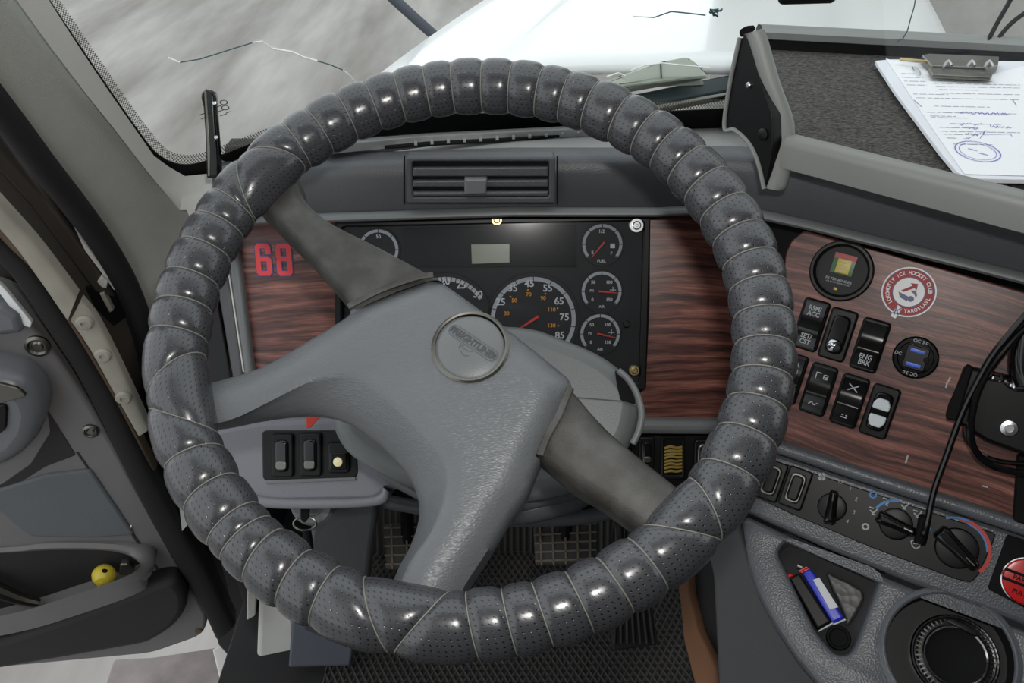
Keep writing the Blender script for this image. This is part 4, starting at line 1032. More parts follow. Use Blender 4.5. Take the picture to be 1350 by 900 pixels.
def lstrips(r, name, segs, wd, m, z):
    pl = Plane((0, 0, 0), (0, 0, 1)); pl.e1 = Vector((1, 0, 0)); pl.e2 = Vector((0, 1, 0))
    o = strips(name, segs, pl, wd, m, None, h=z); o.parent = r; o['kind'] = 'stuff'; return o
SWG = 'rocker switches on the right woodgrain panel'
def rwm(x, y): return RW.mat(RW.hit(x, y))
s1, k1, _ = base_switch('rocker_switch', 'black rocker switch lettered RSM ACC and SET CST', rwm(1069, 428), 'r', SWG)
legend(s1, [('RSM/', 0, .0185, .0072, .0066), ('ACC', 0, .0122, .0072, .0062), ('SET/', 0, -.0125, .0072, .0095), ('CST', 0, -.019, .0072, .0072)])
s2, k2, sl2 = base_switch('rocker_switch', 'black rocker switch with shiny round indicator dome, upper row', rwm(1105, 441), 'dome', SWG)
lathe('indicator_dome', [(.0075, 0), (.0068, .003), (.004, .0048), (.0001, .0052)], Matrix.Translation((0, -.012, .0058)), 'chrome', None, n=20).parent = s2
s3, k3, _ = base_switch('rocker_switch', 'black rocker switch lettered ENG BRK beside the round charging socket', rwm(1147, 455), 'r', SWG)
legend(s3, [('ENG', 0, -.0125, .0075, .0095), ('BRK', 0, -.019, .0075, .0072)])
s0, k0, _ = base_switch('rocker_switch', 'black rocker switch mostly hidden behind the wheel rim', rwm(1041, 498), 'r', SWG)
legend(s0, [('A', .006, .017, .007, .0066), ('PI', .0055, .0095, .007, .0062)])
s4, k4, _ = base_switch('rocker_switch', 'black rocker switch with lamp symbols, leftmost whole one of lower row', rwm(1079, 513), 'r', SWG)
lstrips(s4, 'lamp_symbol', [[(-.006, .012), (-.006, .019), (-.001, .019)], [(.002, .0135), (.006, .0135), (.006, .018), (.002, .018), (.002, .0135)], [(.002, .0155), (.006, .0155)], [(-.005, -.017), (-.002, -.014), (.001, -.017), (.004, -.014)]], .0011, 'mark_grey', .0085)
s5, k5, _ = base_switch('rocker_switch', 'black rocker switch with crossed symbol, beside the white-lensed switch', rwm(1120, 528), 'r', SWG)
lstrips(s5, 'beam_symbol', [[(-.005, .012), (0, .0155), (-.005, .019)], [(.005, .012), (0, .0155), (.005, .019)], [(-.003, -.018), (.003, -.018)], [(-.003, -.0155), (-.001, -.0155)], [(.001, -.0155), (.003, -.0155)]], .0012, 'mark_grey', .0085)
s6, k6, sl6 = base_switch('rocker_switch', 'black rocker switch with two white lenses', rwm(1160, 542), 'dome', SWG)
for n_, pts in (('lens', [(-.0085, .0025), (.0085, .0025), (.0085, .009), (.005, .0145), (-.005, .0145), (-.0085, .009)]), ('lens', [(-.0085, -.0035), (.0085, -.0035), (.0085, -.011), (.005, -.0165), (-.005, -.0165), (-.0085, -.011)])):
    sl6(n_, pts, .003, .0015, 'lens_white', .0082, rr=.002)
# lower strip switches and the left panel switches
def small_switch(label, M, sx, sy, kind, group):
    r = root('rocker_switch', label, 'switch', M.translation, group, M)
    def ring(n, x, y, th, bev, m, h, rr=.003):
        p2 = fillet([(-x, -y), (x, -y), (x, y), (-x, y)], rr); pr = prof(th, bev); V, F = [], []; k = len(p2)
        for (i_, z) in pr: V += [Vector((a, b, z + h)) for a, b in (inset(p2, i_) if i_ else p2)]
        for q in range(len(pr) - 1):
            for i in range(k): j = (i + 1) % k; F.append((q * k + i, q * k + j, (q + 1) * k + j, (q + 1) * k + i))
        F.append(tuple(range(k))[::-1]); F.append(tuple((len(pr) - 1) * k + i for i in range(k)))
        return mesh(n, V, F, m, r, local=True)
    ring('bezel', sx, sy, .008, .002, 'black_plastic', .004, .004)
    if kind == 'rocker':
        ring('rocker', sx * .62, sy * .75, .006, .003, 'knob_black', .007, sx * .5)
        ring('rocker_lens', sx * .5, sy * .2, .002, .001, 'steel_dark', .0085, sx * .3).location = (0, -sy * .42, 0)
    if kind == 'chrome':
        ring('chrome_ring', sx * .68, sy * .76, .005, .002, 'steel_dark', .0062, sx * .55)
        ring('rocker', sx * .54, sy * .66, .006, .003, 'black_plastic', .0075, sx * .45)
    if kind == 'lamp':
        ring('rocker', sx * .8, sy * .55, .006, .001, 'knob_black', .006, .002).location = (0, -sy * .2, 0)
        lathe('lamp_button', [(.0052, 0), (.0048, .002), (.0001, .0028)], Matrix.Translation((0, -sy * .22, .006)), 'lamp_cream', None, n=18).parent = r
    return r
LG = 'switches on the lower left panel'
small_switch('leftmost dark rocker switch in the lower left grey panel', LP.mat(LP.off(.002).hit(373, 600)), .0120, .0235, 'rocker', LG)
small_switch('middle dark rocker switch in the lower left grey panel', LP.mat(LP.off(.002).hit(410, 599)), .0120, .0235, 'rocker', LG)
small_switch('square switch with a round cream lamp in the lower left grey panel', LP.mat(LP.off(.002).hit(447, 603)), .0115, .0165, 'lamp', LG)
HG = 'switches in the climate strip'
small_switch('chrome-ringed rocker switch half hidden by the wheel rim', HV.mat(HV.off(.003).hit(1017, 633)), .0130, .0225, 'chrome', HG)
small_switch('chrome-ringed rocker switch beside the fan knob', HV.mat(HV.off(.003).hit(1049, 643)), .0130, .0225, 'chrome', HG)
CG = 'switches below the centre woodgrain'
CB = CL.off(.008)
small_switch('dim black rocker switch half hidden behind the column shroud', CB.mat(CB.hit(852, 595)), .0095, .019, 'rocker', CG)
small_switch('dim black rocker switch right of the slot with yellow wires', CB.mat(CB.hit(927, 600)), .0115, .020, 'chrome', CG)
yw = root('wire_slot', 'open slot showing a bundle of yellow wires', 'wires', CB.hit(888, 620))
frame('slot_frame', [(872, 575), (903, 575), (903, 632), (872, 632)], [(876, 579), (900, 579), (900, 626), (876, 626)], CB, .005, .006, 'black_plastic', yw, r=.001)
S('slot_back', [(875, 578), (901, 578), (901, 628), (875, 628)], CB, .001, 0, 'black_matte', yw, h=.0008)
for i in range(8):
    y = 590 + i * 4.4; tube('wire', [CB.off(.0035).hit(876, y + 1), CB.off(.005).hit(884, y - 1 + random.uniform(-1, 1)), CB.off(.0045).hit(892, y + random.uniform(-1, 1)), CB.off(.0035).hit(899, y - 1)], .0016, 'wire_yellow', yw, n=7)

# ---------------------------------------------------------------- gauge, sticker, charger on the right panel
fg = root('filter_gauge', 'round black air filter gauge with green and yellow scale', 'gauge', RW.hit(1110, 357), rot=RW.mat(RW.hit(1110, 357)))
GM = RW.mat(RW.hit(1110, 357)); gc = RW.to2(GM.translation)
lathe('gauge_bezel', [(.0325, -.004), (.0325, .008), (.031, .0105), (.0285, .0105), (.0262, .008), (.026, .003)], GM, 'black_plastic', fg, n=48)
disc('gauge_dial', gc, .0265, RW, .0035, .003, .0005, 'gauge_black', fg, n=40)
def gp(u, v): return (gc[0] + u, gc[1] + v)
sq = lambda u0, u1, v0, v1: [gp(u0, v0), gp(u1, v0), gp(u1, v1), gp(u0, v1)]
slab2('scale_window', sq(-.0115, .0115, -.004, .018), RW, .001, .0003, 'gauge_green', fg, h=.0048)
slab2('scale_red', sq(-.0110, .0115, .0125, .018), RW, .0005, 0, 'gauge_red', fg, h=.0052)
slab2('scale_yellow', sq(-.0065, .0075, -.0025, .0125), RW, .0008, .0002, 'gauge_yellow', fg, h=.0055)
strips('scale_lines', [[gp(-.004, v), gp(.005, v)] for v in (0, .0035, .007, .0105)], RW, .0006, 'steel_dark', fg, h=.0058)
texts('gauge_lettering', [('FILTER MINDER', *gp(0, -.0105), .0040, 0), ('AIR FILTER RESTRICTION', *gp(0, -.0138), .0022, 0)], RW, 'mark_grey', fg, h=.004, bold=.01)
slab2('gauge_button', sq(-.0022, .0016, -.0215, -.0188), RW, .001, .0003, 'gauge_yellow', fg, h=.005)
stk = root('hockey_sticker', 'round red and white ice hockey club sticker', 'sticker', RW.hit(1197, 385)); c0 = RW.px2(1198, 385)
disc('sticker_disc', c0, .0262, RW, .0008, .0006, 0, 'sticker_white', stk, n=56)
ring2('blue_rim', c0, .0248, .0241, RW, .0009, .0003, 'sticker_blue', stk, n=56); ring2('red_band', c0, .0241, .0158, RW, .0009, .0003, 'sticker_red', stk, n=56); ring2('blue_rim', c0, .0158, .0150, RW, .0010, .0003, 'sticker_blue', stk, n=48)
its = []
def arc_text(s, a_mid, step, R_, flip=False):
    n = len(s)
    for i, ch in enumerate(s):
        a = rad(a_mid + (i - (n - 1) / 2) * step * (1 if flip else -1))
        its.append((ch, c0[0] + R_ * math.cos(a), c0[1] + R_ * math.sin(a), .0052, a + (math.pi / 2 if flip else -math.pi / 2)))
arc_text('ICE HOCKEY CLUB', 76, 8.8, .0200); arc_text('LOKOMOTIV', 190, 9.0, .0200); arc_text('YAROSLAVL', 316, 9.4, .0200, True)
texts('sticker_lettering', its, RW, 'sticker_white', stk, h=.0012, bold=.025, sx=.85)
def cpt(x, y): return (c0[0] + x, c0[1] + y)
slab2('red_arrow', [cpt(-.0075, .000), cpt(.0015, .0075), cpt(-.001, .0095), cpt(.006, .0105), cpt(.0065, .0035), cpt(.004, .0055), cpt(-.0045, -.001)], RW, .0003, 0, 'sticker_red', stk, h=.0012)
slab2('blue_wing', [cpt(.001, .002), cpt(.006, .0035), cpt(.0085, -.001), cpt(.0085, -.0045), cpt(.006, -.001)], RW, .0003, 0, 'sticker_blue', stk, h=.0012)
slab2('blue_body', [cpt(-.0095, -.002), cpt(.001, -.0045), cpt(.0015, -.0095), cpt(-.0065, -.0075)], RW, .0003, 0, 'sticker_blue', stk, h=.0012)
disc('puck', cpt(.004, -.0062), .003, RW, .0013, .0003, 0, 'sticker_blue', stk, n=18)
slab2('monogram_tab', [cpt(-.0095, -.0285), cpt(-.004, -.030), cpt(-.001, -.018), cpt(-.006, -.0155)], RW, .0004, 0, 'sticker_white', stk, h=.0013)
strips('monogram', [[cpt(-.0065, -.0165), cpt(-.0065, -.0265)], [cpt(-.0085, -.0245), cpt(-.002, -.0245)], [cpt(-.0055, -.022), cpt(-.0015, -.018)], [cpt(-.0055, -.021), cpt(-.0025, -.0255)]], RW, .0011, 'sticker_blue', stk, h=.0016)
ub = root('usb_charger', 'round black twin USB charging socket with blue ports', 'charger', RW.hit(1207, 471)); c0 = RW.px2(1207, 471)
lathe('charger_flange', [(.0222, -.003), (.0222, .0025), (.0205, .0042), (.0175, .0042), (.0165, .002), (.0001, .002)], RW.mat(RW.hit(1207, 471)), 'knob_black', ub, n=44)
slab2('charger_block', fillet([cpt(-.0105, -.0125), cpt(.0115, -.0125), cpt(.0115, .0125), cpt(-.0105, .0125)], .003), RW, .004, .001, 'black_plastic', ub, h=.005)
for v in (.0072, -.0078): slab2('usb_port', [cpt(-.0068, v - .0018), cpt(.0072, v - .0018), cpt(.0072, v + .0018), cpt(-.0068, v + .0018)], RW, .001, .0002, 'usb_blue', ub, h=.0056)
texts('charger_lettering', [('QC 3.0', *cpt(0, .0172), .0048, 0), ('QC 3.0', *cpt(0, -.0172), .0048, math.pi), ('DC', *cpt(-.0170, 0), .0048, 0)], RW, 'mark_grey', ub, h=.0045, bold=.01)
lathe('charger_led', [(.0028, 0), (.0025, .001), (.0001, .001)], RW.mat(RW.off(.005).hit(1221, 475)), 'knob_black', ub, n=14)
strips_ = strips('scratch', [[RW.px2(1253, 497), RW.px2(1250, 503)], [RW.px2(1249, 503), RW.px2(1247, 511)], [RW.px2(1197, 600), RW.px2(1194, 610)], [RW.px2(1295, 640), RW.px2(1302, 642)]], RW, .0016, 'mark_grey', db, h=.0004); strips_['kind'] = 'stuff'

# ---------------------------------------------------------------- climate controls
S('climate_plate', [(1000, 606), (1035, 611), (1180, 659), (1313, 703), (1309, 716), (1290, 758), (1280, 768), (1262, 764), (1150, 722), (1040, 676), (985, 650)], HV, .004, .001, 'black_plastic', db, h=.002, r=.003)
def hpx(x, y): return HV.px2(x, y)
def knob(label, x, y, R_, tipx, tipy, line):
    M = HV.mat(HV.off(.002).hit(x, y)); r = root('climate_knob', label, 'knob', M.translation, 'rotary climate knobs', M)
    lathe('knob_base', [(R_, 0), (R_, .003), (R_ * .93, .005), (R_ * .8, .0055), (.0001, .0055)], M, 'black_plastic', r, n=40)
    c = Vector(HV.px2(x, y)); t = Vector(HV.px2(tipx, tipy)); d = (t - c).normalized(); n = Vector((-d.y, d.x)); q = R_ * 1.05; wv = R_ * .30
    pts = [tuple(c + d * a + n * b) for a, b in ((-q, -wv * 1.2), (-q * 1.08, 0), (-q, wv * 1.2), (0, wv), (q, wv * .8), (q * 1.1, 0), (q, -wv * .8), (0, -wv))]
    slab2('knob_grip', [(v.x, v.y) for v in spline(pts, 3)], HV, .02, .005, 'knob_black', r, h=.020, profile=[(-.001, -.015), (0, -.004), (.001, -.0015), (.0025, -.0004), (.004, 0)])
    strips('pointer_mark', [[tuple(c + d * q * .45), tuple(c + d * q * .95)]], HV, .0012, 'mark_grey' if line else 'tread_tan', r, h=.0203)
    return r
knob('black fan speed knob pointing up in the climate strip', 1097, 668, .0150, 1102, 636, False)
knob('black airflow direction knob with blue arc, middle of the climate strip', 1181, 690, .0165, 1207, 702, True)
knob('black temperature knob ringed in blue and red', 1261, 722, .0205, 1287, 748, False)
cp_ = lambda x, y: HV.to2(HV.off(.0023).hit(x, y))
def picon(name, segs, wd, m): 
    o = strips(name, [[cp_(*p) for p in s] for s in segs], HV, wd, m, db, h=.0024); return o
picon('fan_symbol', [[(1080, 624), (1087, 632)], [(1087, 624), (1080, 632)]], .0035, 'mark_grey')
texts('fan_numerals', [(s, *cp_(x, y), .0058, 0) for s, x, y in [('O', 1108, 635), ('1', 1121, 645), ('2', 1129, 658), ('3', 1126, 675), ('4', 1117, 687)]], HV, 'mark_grey', db, h=.0024)
cc = cp_(1151, 652); 
for a_ in [0]: ring2('snow_symbol', cc, .0042, .0024, HV, .0024, .0002, 'hvac_blue', db, n=8)
def seat_icon(x, y): return [[(x - 4, y - 5), (x + 2, y - 3)], [(x - 3, y - 1), (x + 1, y + 3), (x + 6, y - 1), (x + 7, y - 4)], [(x - 1, y + 4), (x + 3, y + 5)]]
for (x, y) in [(1150, 673), (1168, 661), (1191, 666), (1208, 677)]: picon('airflow_symbol', seat_icon(x, y), .0013, 'mark_grey')
cc = cp_(1141, 694); ring2('recirculate_symbol', cc, .0038, .0020, HV, .0024, .0002, 'mark_grey', db, n=12)
picon('defrost_symbol', [[(1201, 713), (1207, 711), (1214, 714), (1212, 721), (1207, 723), (1203, 720), (1201, 713)], [(1204, 716), (1211, 717)]], .0011, 'mark_grey')
ck = cp_(1181, 690); ring2('blue_arc', ck, .0250, .0225, HV, .0024, .0002, 'hvac_blue', db, n=14, a0=100, a1=160)
ck = cp_(1261, 722); ring2('red_arc', ck, .0315, .0280, HV, .0024, .0002, 'hvac_red', db, n=30, a0=-30, a1=100)
ring2('blue_arc', ck, .0315, .0295, HV, .0025, .0002, 'hvac_blue', db, n=20, a0=85, a1=125); ring2('blue_arc', ck, .0280, .0265, HV, .0025, .0002, 'hvac_blue', db, n=20, a0=15, a1=86); ring2('blue_arc', ck, .0320, .0285, HV, .0024, .0002, 'hvac_blue', db, n=6, a0=160, a1=178)
# red lit valve switch at the right edge
rv = root('brake_valve_knob', 'red lit round knob in a black square at the right edge', 'knob', HV.hit(1345, 760))
S('valve_plate', [(1328, 704), (1390, 724), (1372, 812), (1302, 776)], HV, .006, .001, 'black_matte', rv, h=.003, r=.003)
M = HV.mat(HV.off(.003).hit(1354, 766))
lathe('valve_dial', [(.022, 0), (.022, .006), (.021, .007), (.018, .0075), (.0001, .0078)], M, 'red_lit', rv, n=40)
lathe('valve_ring', [(.0235, 0), (.0235, .006), (.0226, .0065), (.0222, 0)], M, 'chrome', rv, n=40)
c0 = HV.to2(M.translation)
for k in (-1, 1): slab2('valve_bar', fillet([cpt(-.022, .0045 * k - .0014), cpt(.022, .0045 * k - .0014), cpt(.022, .0045 * k + .0014), cpt(-.022, .0045 * k + .0014)], .0005), HV, .006, .0005, 'black_matte', rv, h=.0125)
texts('valve_lettering', [('PARK', *cpt(-.006, 0), .0062, 0), ('PULL', *cpt(-.004, -.013), .006, 0)], HV, 'black_matte', rv, h=.0112, bold=.02)

# ---------------------------------------------------------------- console pocket, lighters, cup ring
pk = S('pocket_floor', [(1030, 700), (1170, 745), (1140, 870), (1060, 870), (1022, 760)], CO.off(-.021), .002, 0, 'door_dark', db, r=.006)

CT = CO.off(-.020)
def lighter(label, body, cap, m, lab=None):
    r = root('lighter', label, 'lighter', CT.hit(*body[0]), 'pocket lighters')
    S('body', body, CT, .011, .003, m, r, h=.012, r=.003)
    S('guard', cap, CT, .010, .002, 'red_gloss', r, h=.011, r=.002)
    q = [(cap[0][0] * .5 + cap[1][0] * .5 - 3, cap[0][1] * .5 + cap[1][1] * .5 - 3)]
    tube('spark_wheel', [CT.off(.009).hit(q[0][0] - 3, q[0][1] - 1), CT.off(.009).hit(q[0][0] + 3, q[0][1] + 2)], .003, 'steel_dark', r, n=12, sub=1)
    if lab: S('label', lab, CT, .0004, 0, 'label_white', r, h=.0123)
    e = body[2:4]; S('foot', [e[0], e[1], (e[1][0] + 1, e[1][1] + 2), (e[0][0] + 2, e[0][1] + 2)], CT, .008, .001, 'label_white', r, h=.010)
lighter('blue lighter with white label and red guard in the console pocket', [(1057, 754), (1069, 748), (1114, 815), (1098, 822)], [(1052, 752), (1063, 746), (1069, 748), (1057, 755)], 'lighter_blue', [(1072, 764), (1080, 761), (1105, 800), (1094, 803)])
lighter('black lighter with red guard in the console pocket', [(1039, 762), (1054, 754), (1097, 820), (1078, 831)], [(1033, 760), (1042, 755), (1048, 758), (1039, 763)], 'lighter_black')
fo = S('foil_wrapper', [(1088, 752), (1100, 758), (1118, 766), (1138, 778), (1140, 790), (1128, 812), (1118, 826), (1108, 800), (1096, 775)], CT, .006, .003, 'foil', h=.006, r=.004)
tag(fo, 'crumpled clear and grey foil wrapper in the console pocket', 'wrapper')
bc = CT.px2(1105, 840); b_ = lathe('bottle_cap', [(.0125, 0), (.0125, .007), (.0115, .0085), (.0095, .0085), (.0085, .007), (.0001, .007)], CT.mat(CT.hit(1105, 841)), 'black_matte', n=30)
tag(b_, 'round black cap below the lighters in the console pocket', 'cap')
cr_ = root('cup_socket', 'round black socket with chrome rings in the console', 'cup holder', CO.hit(1253, 860))
M = CO.mat(CO.hit(1251, 862))
lathe('socket_rim', [(.0575, -.001), (.0585, .0012), (.060, .002), (.0625, .0016), (.065, 0)], M, 'console_grey', cr_, n=60)
lathe('socket_well', [(.0575, -.001), (.0560, -.024), (.0001, -.026)], M, 'black_plastic', cr_, n=48)
M2 = CO.mat(CO.off(-.026).hit(1256, 866))
lathe('outer_ring', [(.041, 0), (.041, .010), (.0395, .012), (.038, .011), (.0375, .006)], M2, 'chrome', cr_, n=60)
lathe('knurled_collar', [(.0378, .006), (.037, .012), (.034, .0155), (.030, .016), (.029, .012)], M2, 'black_plastic', cr_, n=60)
lathe('inner_ring', [(.0305, .012), (.0305, .0175), (.0290, .019), (.0275, .0175), (.027, .014)], M2, 'chrome', cr_, n=60)
lathe('inner_cap', [(.0280, .012), (.0278, .0155), (.024, .0135), (.0001, .0135)], M2, 'black_matte', cr_, n=48)
rb_ = []
V, F = [], []
for i in range(48):
    a = 2 * math.pi * i / 48
    for (r_, z, da) in ((.0318, .0163, -.02), (.0318, .0163, .02), (.0360, .0142, .02), (.0360, .0142, -.02)): V.append(M2 @ Vector((r_ * math.cos(a + da), r_ * math.sin(a + da), z + .0006)))
    F.append(tuple(range(4 * i, 4 * i + 4)))
kn = mesh('knurl_ribs', V, F, 'steel_dark', cr_, smooth=False); kn['kind'] = 'stuff'
c0 = CO.px2(1263, 840); S('socket_clip', [(1247, 818), (1254, 815), (1290, 832), (1287, 839)], CO, .02, .001, 'black_plastic', cr_, h=-.004)

# ---------------------------------------------------------------- dash-top tray with papers
ty = root('dash_tray', 'grey dash-top document tray lined with dark carpet', 'tray', (.5, .85, .87))
TZ = .895
TP = Plane((.5, .8, TZ), (0, 0, 1)); TP.e1 = Vector((1, 0, 0)); TP.e2 = Vector((0, 1, 0))
S('tray_floor', [(1000, 60), (1560, 88), (1560, 330), (1350, 276), (1046, 198), (1020, 170)], TP, .01, .001, 'carpet', ty)
def bar(name, a, b, hgt, up, back, m):
    A0, A1 = TP.hit(*a), TP.hit(*b); d = (A1 - A0).normalized(); o = Vector((d.y, -d.x, 0)); rows = []
    for p in (A0, A0.lerp(A1, .5), A1): rows.append([p + o * x + Vector((0, 0, z)) for x, z in ((-back, -.01), (-back, up * .8), (-back * .6, up), (0.002, up), (.006, up * .8), (.008, up * .2), (.008, hgt), (0, hgt - .004))])
    ob = loft(name, rows, m, ty, ang=50, closed=True)
    return ob
bar('tray_front_rail', (1036, 194), (1562, 328), -.018, .012, .012, 'rail_grey')
bk0, bk1 = TP.hit(1000, 64), TP.hit(1560, 94)
rows = []
for p in (bk0, bk0.lerp(bk1, .5), bk1): rows.append([p + Vector((0, y, z)) for y, z in ((0, -.01), (0, .012), (-.006, .014), (-.006, .022), (.004, .028), (.02, .026), (.026, .02), (.026, -.01))])
loft('tray_back_rail', rows, 'rail_grey', ty, ang=50, closed=True)
loft('tray_back_shade', [[p + Vector((0, -.002, z)) for z in (-.002, .0135)] for p in (bk0, bk1)], 'black_matte', ty)  # black strip painting the shade below the back rail
# left bracket: a thick shaped cheek standing on the dash
bk = [(981, 38), (1004, 38), (1012, 46), (1030, 110), (1049, 165), (1046, 215), (1038, 248), (1026, 252), (1006, 250), (1003, 228), (996, 205), (985, 185), (968, 170), (955, 168), (962, 110), (972, 55)]
xs0 = TP.hit(1040, 200).x
BP = Plane((xs0 - .0, .7, TZ), (-.93, -.36, .1))
# face polygon (dark inner face) and the light edge band around it, both lofted to real depth
facepx = [(975, 52), (985, 44), (1001, 100), (1018, 152), (1019, 190), (1013, 225), (1008, 248), (1003, 228), (996, 205), (985, 186), (968, 171), (955, 168), (962, 112)]
def bkp(x, y):
    # cheek plane runs back along the tray side
    return BP.hit(x, y)
BP = Plane(TP.hit(1012, 195), Vector((-.86, -.5, .05)))
f2 = [BP.px2(*p) for p in facepx]
slab2('tray_cheek', f2, BP, .022, .001, 'black_plastic', ty, rf=.003)
e_ = [(979, 40), (1004, 38), (1011, 45), (1029, 108), (1048, 164), (1045, 212), (1038, 246), (1026, 252), (1008, 250), (1013, 226), (1019, 190), (1018, 153), (1001, 100), (985, 46), (975, 54)]
BE = Plane(TP.hit(1030, 195), Vector((-.25, -.93, .25)))

band('cheek_edge', [(978, 46), (986, 52), (1001, 100), (1018, 153), (1019, 190), (1013, 226), (1008, 248)], [(1004, 38), (1011, 46), (1029, 108), (1048, 164), (1045, 212), (1038, 246), (1030, 252)], BE, 0, .014, 'rail_grey', ty, crown=.004)
rim_px = [(1007, 249), (1003, 228), (996, 205), (985, 186), (968, 171), (955, 168), (962, 112), (975, 50)]
tube('cheek_piping', [BP.off(.001).hit(*p) for p in rim_px], .0022, 'rail_grey', ty, n=8)
for (x, y, r_, m_) in ((988, 112, .003, 'silver'), (1007, 177, .006, 'black_plastic')):
    lathe('cheek_screw', [(r_, 0), (r_, .002), (r_ * .7, .003), (.0001, .0031)], BP.mat(BP.hit(x, y)), m_, ty, n=16)
S('cheek_hook', [(974, 40), (984, 34), (994, 33), (997, 38), (990, 44), (976, 50)], BE.off(-.01), .012, .003, 'black_matte', ty, r=.003)

cb = root('clipboard', 'clipboard with steel clip lying on the dash tray', 'clipboard', TP.hit(1260, 150))
TQ = TP.off(.004)
S('board', [(1156, 82), (1430, 80), (1560, 245), (1275, 234)], TQ, .003, .0005, 'tread_tan', cb)
clp = S('clip_plate', [(1215, 72), (1225, 70), (1318, 74), (1316, 86), (1300, 89), (1228, 86), (1222, 80)], TQ, .008, .002, 'steel_dark', cb, h=.016, r=.002)
S('clip_jaw', [(1224, 89), (1306, 92), (1309, 98), (1306, 102), (1229, 98)], TQ, .004, .0015, 'steel_dark', cb, h=.014, r=.001)
for x in (1250, 1281, 1304): tube('clip_spring', [TQ.off(.018).hit(x - 6, 88), TQ.off(.020).hit(x, 80), TQ.off(.018).hit(x + 5, 86)], .0014, 'silver', clp, n=7)
tube('clip_pin', [TQ.off(.012).hit(1187, 78), TQ.off(.014).hit(1205, 80), TQ.off(.014).hit(1228, 82)], .002, 'brass', cb, n=8)
und = S('paper_sheet', [(1154, 80), (1175, 78), (1440, 82), (1560, 240), (1278, 235), (1262, 226), (1240, 200), (1180, 120)], TQ, .004, .0008, 'paper_under', h=.0055, r=.002)
tag(und, 'lower stack of white sheets peeking out on the clipboard', 'papers')
tps = root('printed_form', 'top white printed form with blue oval stamp on the clipboard', 'paper', TQ.off(.007).hit(1280, 160))
TT = TQ.off(.0065)
S('sheet', [(1168, 77), (1200, 86), (1240, 96), (1300, 100), (1345, 88), (1440, 78), (1540, 232), (1350, 231), (1272, 229), (1230, 170)], TT, .0006, 0, 'paper', tps)
lines = []
def ln(x0, y0, x1, y1): lines.append([TT.px2(x0, y0), TT.px2(x1, y1)])
for i, (x0, y0, x1) in enumerate([(1188, 97, 1215), (1190, 102, 1218), (1192, 107, 1220), (1196, 112, 1222), (1226, 106, 1308), (1230, 110, 1345), (1234, 114, 1345), (1238, 118, 1290), (1242, 123, 1345), (1204, 124, 1250), (1208, 129, 1345), (1222, 148, 1340), (1232, 140, 1305), (1226, 153, 1260), (1228, 155, 1275), (1252, 163, 1320), (1238, 168, 1290), (1240, 173, 1345), (1244, 177, 1290), (1248, 182, 1262), (1256, 190, 1310)]):
    x = x0
    while x < x1:
        l = random.uniform(4, 14); ln(x, y0 + (x - x0) * .02, min(x1, x + l), y0 + (min(x1, x + l) - x0) * .02); x += l + random.uniform(1.2, 3)
ln(1205, 132, 1215, 141); ln(1335, 132, 1340, 139)
pr_ = strips('printed_lines', lines, TT, .0011, 'print_grey', tps, h=.0003); pr_['kind'] = 'stuff'
hw = []
for (x0, y0, x1) in [(1264, 149, 1330), (1266, 164, 1296), (1305, 167, 1335), (1270, 169, 1290), (1272, 177, 1294), (1270, 183, 1280)]:
    s = []; x = x0
    while x < x1: s.append(TT.px2(x, y0 + random.uniform(-2, 2) + (x - x0) * .03)); x += 1.6
    hw.append(s)
hw.append([TT.px2(*p) for p in [(1292, 183), (1296, 176), (1299, 172), (1296, 178), (1332, 177), (1334, 180)]])
hw_ = strips('handwriting', hw, TT, .0006, 'ink_blue', tps, h=.0004); hw_['kind'] = 'stuff'
for k, m__ in ((1, .0010), (.82, .0006)):
    strips('stamp_ring', [[TT.px2(1289 + (30 * math.cos(a / 40 * 6.2832) + 3 * math.sin(a / 40 * 6.2832)) * k, 200 + (13 * math.sin(a / 40 * 6.2832) + 4 * math.cos(a / 40 * 6.2832)) * k) for a in range(41)]], TT, m__, 'ink_blue', tps, h=.0005)
strips('stamp_text', [[TT.px2(1276, 196), TT.px2(1288, 199)], [TT.px2(1291, 202), TT.px2(1302, 205)]], TT, .0012, 'ink_blue', tps, h=.0005)
pcl = tube('paper_clip', [TT.off(.002).hit(x, y) for x, y in [(1203, 88), (1206, 94), (1212, 98), (1213, 95), (1208, 90), (1205, 88)]], .0007, 'silver', n=6)
tag(pcl, 'small wire paper clip at the corner of the printed form', 'paper clip')

# ---------------------------------------------------------------- phone mount and cables
pm = root('phone_mount', 'black bolted mounting bracket on the right woodgrain panel', 'mount', RW.hit(1310, 560))
S('mount_plate', [(1272, 482), (1300, 488), (1350, 500), (1430, 520), (1420, 640), (1350, 600), (1300, 582), (1246, 548), (1250, 540)], RW, .02, .004, 'black_plastic', pm, h=.018, r=.004)
S('mount_wing', [(1275, 480), (1284, 484), (1262, 556), (1247, 552), (1250, 535)], RW, .01, .002, 'black_matte', pm, h=.024, r=.002)
tube('mount_post', [RW.off(.03).hit(1352, 440), RW.off(.03).hit(1348, 480), RW.off(.03).hit(1356, 505)], .012, 'knob_black', pm, n=16)
for (x, y) in ((1312, 492), (1340, 504)):
    tube('mount_ring', [RW.off(.022).hit(x - 12, y - 2), RW.off(.026).hit(x - 4, y + 4), RW.off(.026).hit(x + 6, y + 6), RW.off(.022).hit(x + 14, y + 6)], .004, 'chrome', pm, n=10)
lathe('mount_screw', [(.0085, 0), (.0085, .002), (.0075, .0035), (.004, .0042), (.0035, .002), (.0001, .002)], RW.mat(RW.off(.018).hit(1330, 564)), 'silver', pm, n=24)
lathe('mount_screw', [(.006, 0), (.005, .002), (.0001, .003)], RW.mat(RW.off(.018).hit(1340, 508)), 'silver', pm, n=18)
